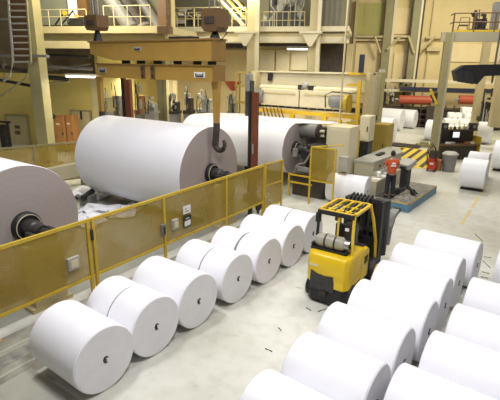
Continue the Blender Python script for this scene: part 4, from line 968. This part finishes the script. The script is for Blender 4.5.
def skin_obj(name, verts, edges, radii, matl, parent=None, root=0, sub=2, loc=(0, 0, 0), rz=0):
    me = bpy.data.meshes.new(name); me.from_pydata(verts, edges, []); me.materials.append(matl)
    o = bpy.data.objects.new(name, me); COL.objects.link(o); o.parent = parent; o.location = loc; o.rotation_euler = (0, 0, rz)
    o.modifiers.new('skin', 'SKIN'); o.modifiers['skin'].use_smooth_shade = True
    if not me.skin_vertices: me.attributes.new
    sv = me.skin_vertices[0].data
    for i, r in enumerate(radii): sv[i].radius = r if isinstance(r, tuple) else (r, r); sv[i].use_root = (i == root)
    s_ = o.modifiers.new('sub', 'SUBSURF'); s_.levels = sub; s_.render_levels = sub
    return o
def worker():
    p = P(389, 197, z=.37)
    body_loc = (p.x, p.y, .372); S = 1.06
    face = math.radians(35)           # faces away from the camera, toward the console
    V = []; E = []; Rr = []
    def add(pt, r, par=None):
        V.append(tuple(S*c for c in pt)); Rr.append(tuple(S*c for c in r) if isinstance(r, tuple) else r*S)
        if par is not None: E.append((par, len(V)-1))
        return len(V)-1
    pel = add((0, 0, .95), (.15, .11)); wst = add((0, .01, 1.12), (.13, .10), pel); ch = add((0, .03, 1.33), (.165, .115), wst); nk = add((0, .04, 1.49), (.07, .065), ch)
    add((0, .06, 1.57), .055, nk)
    hands = []
    for sx in (-1, 1):
        sh = add((sx*.19, .02, 1.42), .062, ch)
        el = add((sx*.27, .06, 1.15), .046, sh); wr = add((sx*.22, .30, 1.08), .03, el); pm = add((sx*.21, .37, 1.07), (.022, .04), wr)
        hands.append((sx, pm))
        hp = add((sx*.09, 0, .88), .095, pel); kn = add((sx*.11, .03, .50), .065, hp); an = add((sx*.12, -.02, .09), .042, kn); add((sx*.13, .10, .05), (.045, .035), an)
    for sx, pm in hands:
        for f in range(4):
            x0 = sx*.21+(-.033+.022*f); k1 = add((x0, .41, 1.062), .010, pm); k2 = add((x0, .445-.004*abs(f-1.5), 1.045), .009, k1); add((x0, .46-.004*abs(f-1.5), 1.02), .008, k2)
        t1 = add((sx*.21-sx*.045, .37, 1.05), .011, pm); add((sx*.21-sx*.06, .40, 1.03), .009, t1)
    body = skin_obj('person', V, E, Rr, M['skin'], loc=body_loc, rz=face)
    tag(body, 'worker in orange shirt and dark trousers standing with back turned at the console', 'person')
    # head with face and ears
    mb = MB(); mb.sph((0, .07*S, 1.66*S), .1*S, (.82, .98, 1.2), 24)
    mb.sph((0, .17*S, 1.645*S), .018*S, (.8, 1, 1.3), 8); mb.sph((-.083*S, .06*S, 1.65*S), .022*S, (.4, 1, 1.4), 8); mb.sph((.083*S, .06*S, 1.65*S), .022*S, (.4, 1, 1.4), 8)
    mb.sph((0, .125*S, 1.575*S), .04*S, (1.1, .8, .7), 10)
    mb.done('head', M['skin'], body, smooth=True)
    mb = MB(); mb.sph((-.033*S, .163*S, 1.675*S), .011*S, n=8).sph((.033*S, .163*S, 1.675*S), .011*S, n=8).box((0, .163*S, 1.605*S), (.045*S, .012, .008)); mb.done('eyes_and_mouth', M['hair'], body)
    mb = MB(); mb.sph((0, .05*S, 1.69*S), .104*S, (.88, .98, 1.12), 24)
    mb.done('hair', M['hair'], body, smooth=True)
    V.clear(); E.clear(); Rr.clear()
    c0 = add((0, .0, .88), (.185, .14)); c1 = add((0, .01, 1.10), (.18, .135), c0); c2 = add((0, .03, 1.32), (.205, .15), c1); c3 = add((0, .04, 1.45), (.10, .085), c2)
    for sx in (-1, 1):
        s1 = add((sx*.19, .02, 1.42), .082, c2); add((sx*.245, .045, 1.25), .068, s1)
    sh = skin_obj('shirt', list(V), list(E), list(Rr), M['shirt'], body)
    MB().box((0, (-.125)*S, 1.34*S), (.13*S, .012, .07*S), rot=Matrix.Rotation(-.08, 3, 'X')).box((0, (-.128)*S, 1.25*S), (.2*S, .012, .05*S), rot=Matrix.Rotation(-.1, 3, 'X')).done('back_print', M['white'], sh)
    V.clear(); E.clear(); Rr.clear()
    c0 = add((0, 0, 1.0), (.158, .118))
    for sx in (-1, 1):
        hp = add((sx*.09, 0, .86), .115, c0); kn = add((sx*.11, .03, .50), .095, hp); add((sx*.12, -.01, .1), .078, kn)
    skin_obj('trousers', list(V), list(E), list(Rr), M['denim'], body)
    for sx in (-1, 1): MB().box((sx*.127*S, .045*S, .045), (.095*S, .27*S, .085), bev=.03, seg=3).done('shoe', M['black'], body, smooth=True)
worker()

# striped floor plate
pc = P(411, 157, z=0); q = thing('striped_plate', 'round floor plate painted with yellow and black stripes', 'floor plate', (pc.x, pc.y, 0), BA)
MB().lathe([(2.05, 0), (2.05, .03), (.01, .03)], 64, ax='z').done('plate', M['stripey'], q)
rad = 2.0
for k in range(7):
    c_ = -1.65+.55*k; hl = math.sqrt(max(.05, rad**2-c_**2)); d_ = .115
    mb = MB(); hl2 = hl-.1; mb.prism([(-hl2, c_-d_), (hl2, c_-d_), (hl2, c_+d_), (-hl2, c_+d_)], .028, .036, 'z')
    o = mb.done('black_stripe', M['darkbrown'], q); o.rotation_euler = (0, 0, math.radians(62))
q.scale = (1, 1.7, 1)
# black mat behind
p0 = P(404, 146, z=0); tag(MB().box((0, 0, .04), (2.5, 1.6, .08), bev=.01).done('black_ramp', M['black'], loc=(p0.x-.1, p0.y, 0), rz=0), 'black steel ramp plate on the floor beyond the striped plate', 'ramp')

# ================================================================== RIGHT BAY
# platform on columns
q = thing('steel_platform', 'beige steel platform on a column at the upper right with railing', 'platform', tuple(W(*[UZ(441, 100, 27.3)[0], 27.3], 0)), BA)
ou = UZ(441, 100, 27.3)[0]; zt_, zb_ = UZ(450, 32, 27.3)[1], UZ(450, 41.5, 27.3)[1]
MB().box((5, .2, (zt_+zb_)/2), (10.8, .4, zt_-zb_)).done('front_beam', M['beige'], q)
MB().box((5.3, .9, zt_-.04), (10.2, 1.6, .1)).done('deck', M['greencol'], q)
MB().box((-.05, .2, zt_/2), (.32, .5, zt_), bev=.01).done('column', M['colbeige'], q)
MB().box((.16, .12, zt_/2), (.1, .4, zt_)).done('column_flange', M['beige'], q)
a2 = UZ(478, 100, 36)[0]
struct('trim_1', MB().box((a2, 36, zt_/2), (.5, .5, zt_), bev=.01), M['cream'], rz=BA)
MB().box((9.8, .2, zt_/2), (.32, .5, zt_)).done('column', M['colbeige'], q)
lz = UZ(433, 97, 27)[1]; lv_ = MB().box((-.42, -.1, lz), (.12, .1, .95), rot=Matrix.Rotation(-.5, 3, 'Y')).done('lever', M['yellow'], q); MB().box((-.32, .0, lz-.05), (.4, .08, .5), rot=Matrix.Rotation(-.5, 3, 'Y')).done('lever_bracket', M['dark'], lv_)
mb = MB()
for z_ in (.97, .52): mb.cyl((.15, .3, zt_+z_), (3.3, .3, zt_+z_), .035, n=8); mb.cyl((.15, .3, zt_+z_), (.15, 1.3, zt_+z_), .035, n=8)
rl_ = mb.done('railing', M['brown'], q)
for x_ in (.15, 1.2, 2.2, 3.3): MB().cyl((x_, .3, zt_), (x_, .3, zt_+.97), .04, n=8).done('baluster', M['brown'], rl_)
MB().box((1.8, .3, zt_+.06), (3.4, .03, .14)).done('toe_board', M['fence'], q)
a, z = UZ(485, 31.5, 29)
clutter('process_unit', 'dark machine standing on the upper right platform', 'machine', 474, 492, 7, 31.5, 28.6, 41, ('darkbrown', 'dark', 'dark'), 8)
mb = MB(); bbox_px(493, 2, 500, 33, 28.0, .5, mb); tag(mb.done('grey_cabinet', M['grey'], rz=BA), 'tall grey cabinet at the right edge of the upper platform', 'cabinet')
q = thing('folding_chair', 'brown tube frame chair on the upper right platform', 'chair', tuple(W(UZ(463, 31, 28.6)[0], 28.6, zt_)), BA)
MB().tube([(-.3, 0, 0), (-.2, 0, .85), (.25, 0, .85), (.3, 0, 0)], .03, 6).tube([(-.3, .4, 0), (-.2, .4, .45), (.25, .4, .45), (.3, .4, 0)], .03, 6).done('frame', M['brown'], q); MB().box((.02, .2, .46), (.45, .45, .04)).done('seat', M['darkbrown'], q)
# black duct
v_ = 24.5
def D(px, py): u_, z_ = UZ(px, py, v_); return (u_-od, z_)
od, _ = UZ(470, 72, v_)
q = thing('black_duct', 'large black duct hood hanging at the upper right', 'duct', tuple(W(od, v_, UZ(470, 83, v_)[1])), BA); zd = q.location.z
def D2(px, py): a_, b_ = D(px, py); return (a_, b_-zd)
MB().prism([D2(453, 71), D2(463, 65), D2(510, 64), D2(510, 75), D2(482, 76), D2(475, 84), D2(455, 81)], -.5, .5, 'y').done('hood', M['black'], q)
MB().prism([D2(453.5, 70.5), D2(470, 71.5), D2(471, 84), D2(455, 81.5)], -.55, -.48, 'y').done('front_plate', M['dark'], q)
MB().box((D2(495, 64)[0], 0, D2(495, 55)[1]), (.08, .08, 2.6)).done('hanger', M['grey'], q)
# desk with screen
pd = P(440, 160.5, z=0); pe = P(479, 160, z=0); wd = (pe-pd).length; ad = math.atan2(pe.y-pd.y, pe.x-pd.x)
q = thing('work_desk', 'dark workstation desk with shelves and yellow end panel', 'desk', tuple(pd), ad)
hz = (P(441, 131, y=pd.y).z)
MB().box((wd*.47, .55, .45), (wd*.9, .7, .9)).done('base_cabinet', M['darkbrown'], q)
MB().box((wd*.47, .4, .95), (wd*.95, 1.0, .08)).done('worktop', M['brown'], q)
MB().box((wd*.47, .8, (hz+.9)/2), (wd*.95, .08, hz-.9)).box((wd*.47, .6, hz), (wd*.95, .5, .06)).box((.06, .55, (hz+.9)/2), (.06, .5, hz-.9)).done('shelf_back', M['darkbrown'], q)
MB().prism([(wd-.12, -.0), (wd-.12, .9), (wd-.06, .9), (wd-.06, 0)], 0, 1.45, 'z').done('end_panel', M['fence'], q)
def on_desk(x, y, z_): return q.matrix_basis @ Vector((x, y, z_))
s_ = thing('computer_monitor', 'monitor with bright white screen on the dark desk', 'monitor', tuple(on_desk(wd*.46, .62, .99)), ad)
MB().box((0, 0, .52), (.5, .06, .4), bev=.01).box((0, .03, .2), (.08, .06, .4)).box((0, 0, .015), (.25, .2, .03)).done('housing', M['dark'], s_); MB().box((0, -.035, .52), (.44, .012, .34)).done('screen', M['screen'], s_)
for k, (x, mt_, lb) in enumerate(((.12, 'black', 'black loudspeaker box at the left end of the desk top'), (.86, 'dark', 'black loudspeaker box at the right end of the desk top'))):
    b_ = thing('speaker_box', lb, 'box', tuple(on_desk(wd*x, .6, hz+.03)), ad); MB().box((0, 0, .2), (.42, .35, .4), bev=.02).done('body', M[mt_], b_); MB().cyl((0, -.19, .2), (0, -.175, .2), .12, n=16).done('grille', M['grey'], b_)
for k, x in enumerate((.30, .40, .52, .64, .72)):
    mt_ = ('fence', 'darkbrown', 'fence', 'cream', 'white')[k]
    tag(MB().lathe([(.08, 0), (.09, .02), (.09, .12+.02*k), (.04, .16+.02*k), (.035, .2+.02*k)], 16, ax='z').done('spray_can', M[mt_], loc=on_desk(wd*x, .6, hz+.03), smooth=True),
        ['yellow can left on top of the desk shelf', 'brown can on top of the desk shelf', 'yellow can at the middle of the desk shelf', 'cream can on the desk shelf', 'white can rightmost on the desk shelf'][k], 'can', 'cans on the desk shelf')
for k, x in enumerate((.2, .3, .7, .8)):
    b_ = tag(MB().box((0, 0, .06), (.3, .22, .12), bev=.01).done('document_tray', M[('white', 'lightgrey', 'boxes', 'white')[k]], loc=on_desk(wd*x, .25, .99), rz=ad), ['white paper tray leftmost on the desk', 'grey paper tray left of the monitor', 'tan tray right of the monitor', 'white paper tray rightmost on the desk'][k], 'tray', 'trays on the desk')
# bin, red unit, box
p = P(448, 171, z=0); q = thing('waste_bin', 'grey round waste bin with lid before the dark desk', 'bin', tuple(p))
MB().lathe([(.32, 0), (.38, .9), (.40, .92)], 28, ax='z').done('drum', M['grey'], q, smooth=True); MB().lathe([(.42, .92), (.42, .98), (.3, 1.08), (.01, 1.1)], 28, ax='z').done('lid', M['lightgrey'], q, smooth=True)
p = P(431.5, 171, z=0); q = thing('welding_cart', 'small red cart with black hoses at the foot of the platform column', 'cart', tuple(p))
MB().box((0, 0, .42), (.42, .45, .62), bev=.03).done('body', M['redpaint'], q); MB().box((0, -.02, .95), (.36, .4, .4), bev=.03).done('upper_unit', M['darkbrown'], q)
MB().tube([(-.15, -.2, .8), (-.3, -.25, 1.2), (-.1, -.2, 1.55), (.1, -.2, 1.3), (.2, -.25, .6)], .035, 6).tube([(-.3, .1, .3), (-.35, 0, 1.0), (-.1, 0, 1.4)], .03, 6).done('hose', M['black'], q)
for x_ in (-.2, .2): MB().cyl((x_-.03, -.1, .12), (x_+.03, -.1, .12), .12, n=14).done('wheel', M['black'], q)
MB().box((0, -.235, .45), (.2, .012, .1)).done('plate', M['white'], q)
p = P(438.5, 169, z=0); tag(MB().box((0, 0, .3), (.38, .35, .6), bev=.01).box((0, -.18, .3), (.3, .01, .05)).done('brown_crate', M['boxes'], loc=(p.x, p.y-.35, 0)), 'small brown crate between the red cart and the grey bin', 'crate')
p = P(429, 143, z=0); tag(MB().cyl((0, 0, 0), (0, 0, .2), .5, n=16).cyl((.1, 0, .2), (.1, 0, .35), .3, n=12).done('green_reel', M['greencol'], loc=(p.x, p.y-2.0, 0)), 'low olive green hose reel left of the platform column', 'reel')

# red roller machine
VR = 46.5
q = thing('roller_storage', 'long dark rack carrying red rollers along the far wall', 'machine', tuple(W(UZ(440, 120, VR)[0], VR, 0)), BA); ou = UZ(440, 120, VR)[0]
def RU(px, py, v=VR): a_, b_ = UZ(px, py, v); return a_-ou, b_
for (x0, x1) in ((399, 431), (459, 474.5)):
    a0, z0_ = RU(x0, 99.5); a1, _ = RU(x1, 99.5)
    r_ = MB().cyl((a0, 0, z0_), (a1, 0, z0_), .41, n=28).done('roller', M['red'], q, smooth=True)
    MB().cyl((a0-.35, 0, z0_), (a0, 0, z0_), .12, n=10).cyl((a1, 0, z0_), (a1+.35, 0, z0_), .12, n=10).done('journal', M['chrome'], r_)
a0, z0_ = RU(380, 90); a1, _ = RU(512, 90)
MB().box(((a0+a1)/2+.8, .9, z0_+.15), ((a1-a0)*.8, .3, .35)).done('upper_beam', M['navy'], q)
MB().box(((a0+a1)/2, 1.3, z0_+.9), (a1-a0, .25, .3)).box(((a0+a1)/2, 1.3, z0_-.05), (a1-a0, .25, .22)).done('pale_beam', M['creamlight'], q)
zt_ = RU(440, 106)[1]
for k in range(4): MB().box(((a0+a1)/2, .3, zt_*(k+.4)/4), (a1-a0-.5, 1.0, .1)).done('shelf', M['darkbrown'], q)
for k in range(16): MB().box((a0+.3+(a1-a0-.6)*k/15, -.15, (zt_+.1)/2), (.1, .12, zt_+.1)).done('upright', M['darkbrown'], q)
MB().box(((a0+a1)/2, .9, zt_*.45), (a1-a0-.4, .1, zt_*.9)).done('back_panel', M['brown'], q)
b0, _ = RU(426, 110); b1, _ = RU(435, 110)
MB().box(((b0+b1)/2, -.3, zt_*.5), (b1-b0, .5, zt_)).done('stacked_plates', M['darkbrown'], q)
# machinery on the rack left
clutter('process_unit', 'cream motor unit on the rack at the foot of the green wall column', 'machine', 397, 414, 76, 92, VR+1.8, 51, ('cream', 'dark', 'lightgrey'), 10)
clutter('process_unit', 'dark brown gear unit behind the tall beige pillar', 'machine', 382, 396, 84, 104, VR+1.2, 52, ('darkbrown', 'lightgrey', 'cream'), 10)
clutter('process_unit', 'dark machine with pale pipes right of the second platform column', 'machine', 484, 500, 86, 122, 35, 53, ('darkbrown', 'dark', 'lightgrey'), 12)
mb = MB(); bbox_px(496, 60, 520, 128, 32.5, .8, mb); tag(mb.done('cream_tank', M['cream'], rz=BA), 'cream tower unit at the right edge behind the grey roll', 'tower')

# ================================================================== FLOOR DETAILS
for k, (x0, y0, x1, y1) in enumerate(((461.5, 224, 470.5, 210), (472, 207.5, 479, 197), (481, 194, 487.5, 183.5))):
    a = P(x0, y0, z=0); b = P(x1, y1, z=0); d_ = b-a
    struct('trim_1', MB().box((0, d_.length/2, .002), (.11, d_.length, .004)), M['line'], loc=(a.x, a.y, 0), rz=math.atan2(-d_.x, d_.y))
struct('trim_36', MB().box((-7.75, 5, .004), (.34, 16, .008)), M['rail'])
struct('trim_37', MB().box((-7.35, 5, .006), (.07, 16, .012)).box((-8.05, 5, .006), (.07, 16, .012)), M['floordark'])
struct('trim_40', MB().box((-7.75, 6, .002), (1.5, 18, .004)), M['dirt'])
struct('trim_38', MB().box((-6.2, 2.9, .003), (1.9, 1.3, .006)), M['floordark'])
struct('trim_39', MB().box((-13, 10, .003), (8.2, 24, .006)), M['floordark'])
sl = ['black strap scrap nearest the roll end with the slot', 'black strap scrap in the middle of the floor gap between right rolls', 'black strap scrap farthest from the camera in the gap', 'long black strap scrap beside the farthest right roll', 'short black strap scrap on the floor before the white rolls', 'short dark wood chip on the floor left of the right rolls', 'small dark chip on the open floor by the forklift wheel', 'dark scrap near the forklift wheel', 'short strap scrap beyond the farthest right roll']
for k, (x0, y0, x1, y1) in enumerate(((481, 277, 488, 278.5), (482, 272, 489, 274), (483, 261, 490, 268), (484, 257, 491, 258), (265, 349, 272, 352), (278, 328, 281, 331), (306, 308, 311, 311), (318, 312, 326, 309), (475, 234, 483, 242))):
    a = P(x0, y0, z=0); b = P(x1, y1, z=0); d_ = b-a; mm = a+d_*.5+Vector((0, 0, .01))
    tag(MB().tube([(0, 0, .012), tuple((mm-a)+Vector((0, .02, -.01))), (d_.x, d_.y, .012)], .009, 6).done('strap_scrap', M['black'], loc=(a.x, a.y, 0)), sl[k], 'scrap', 'dark scraps on the floor')
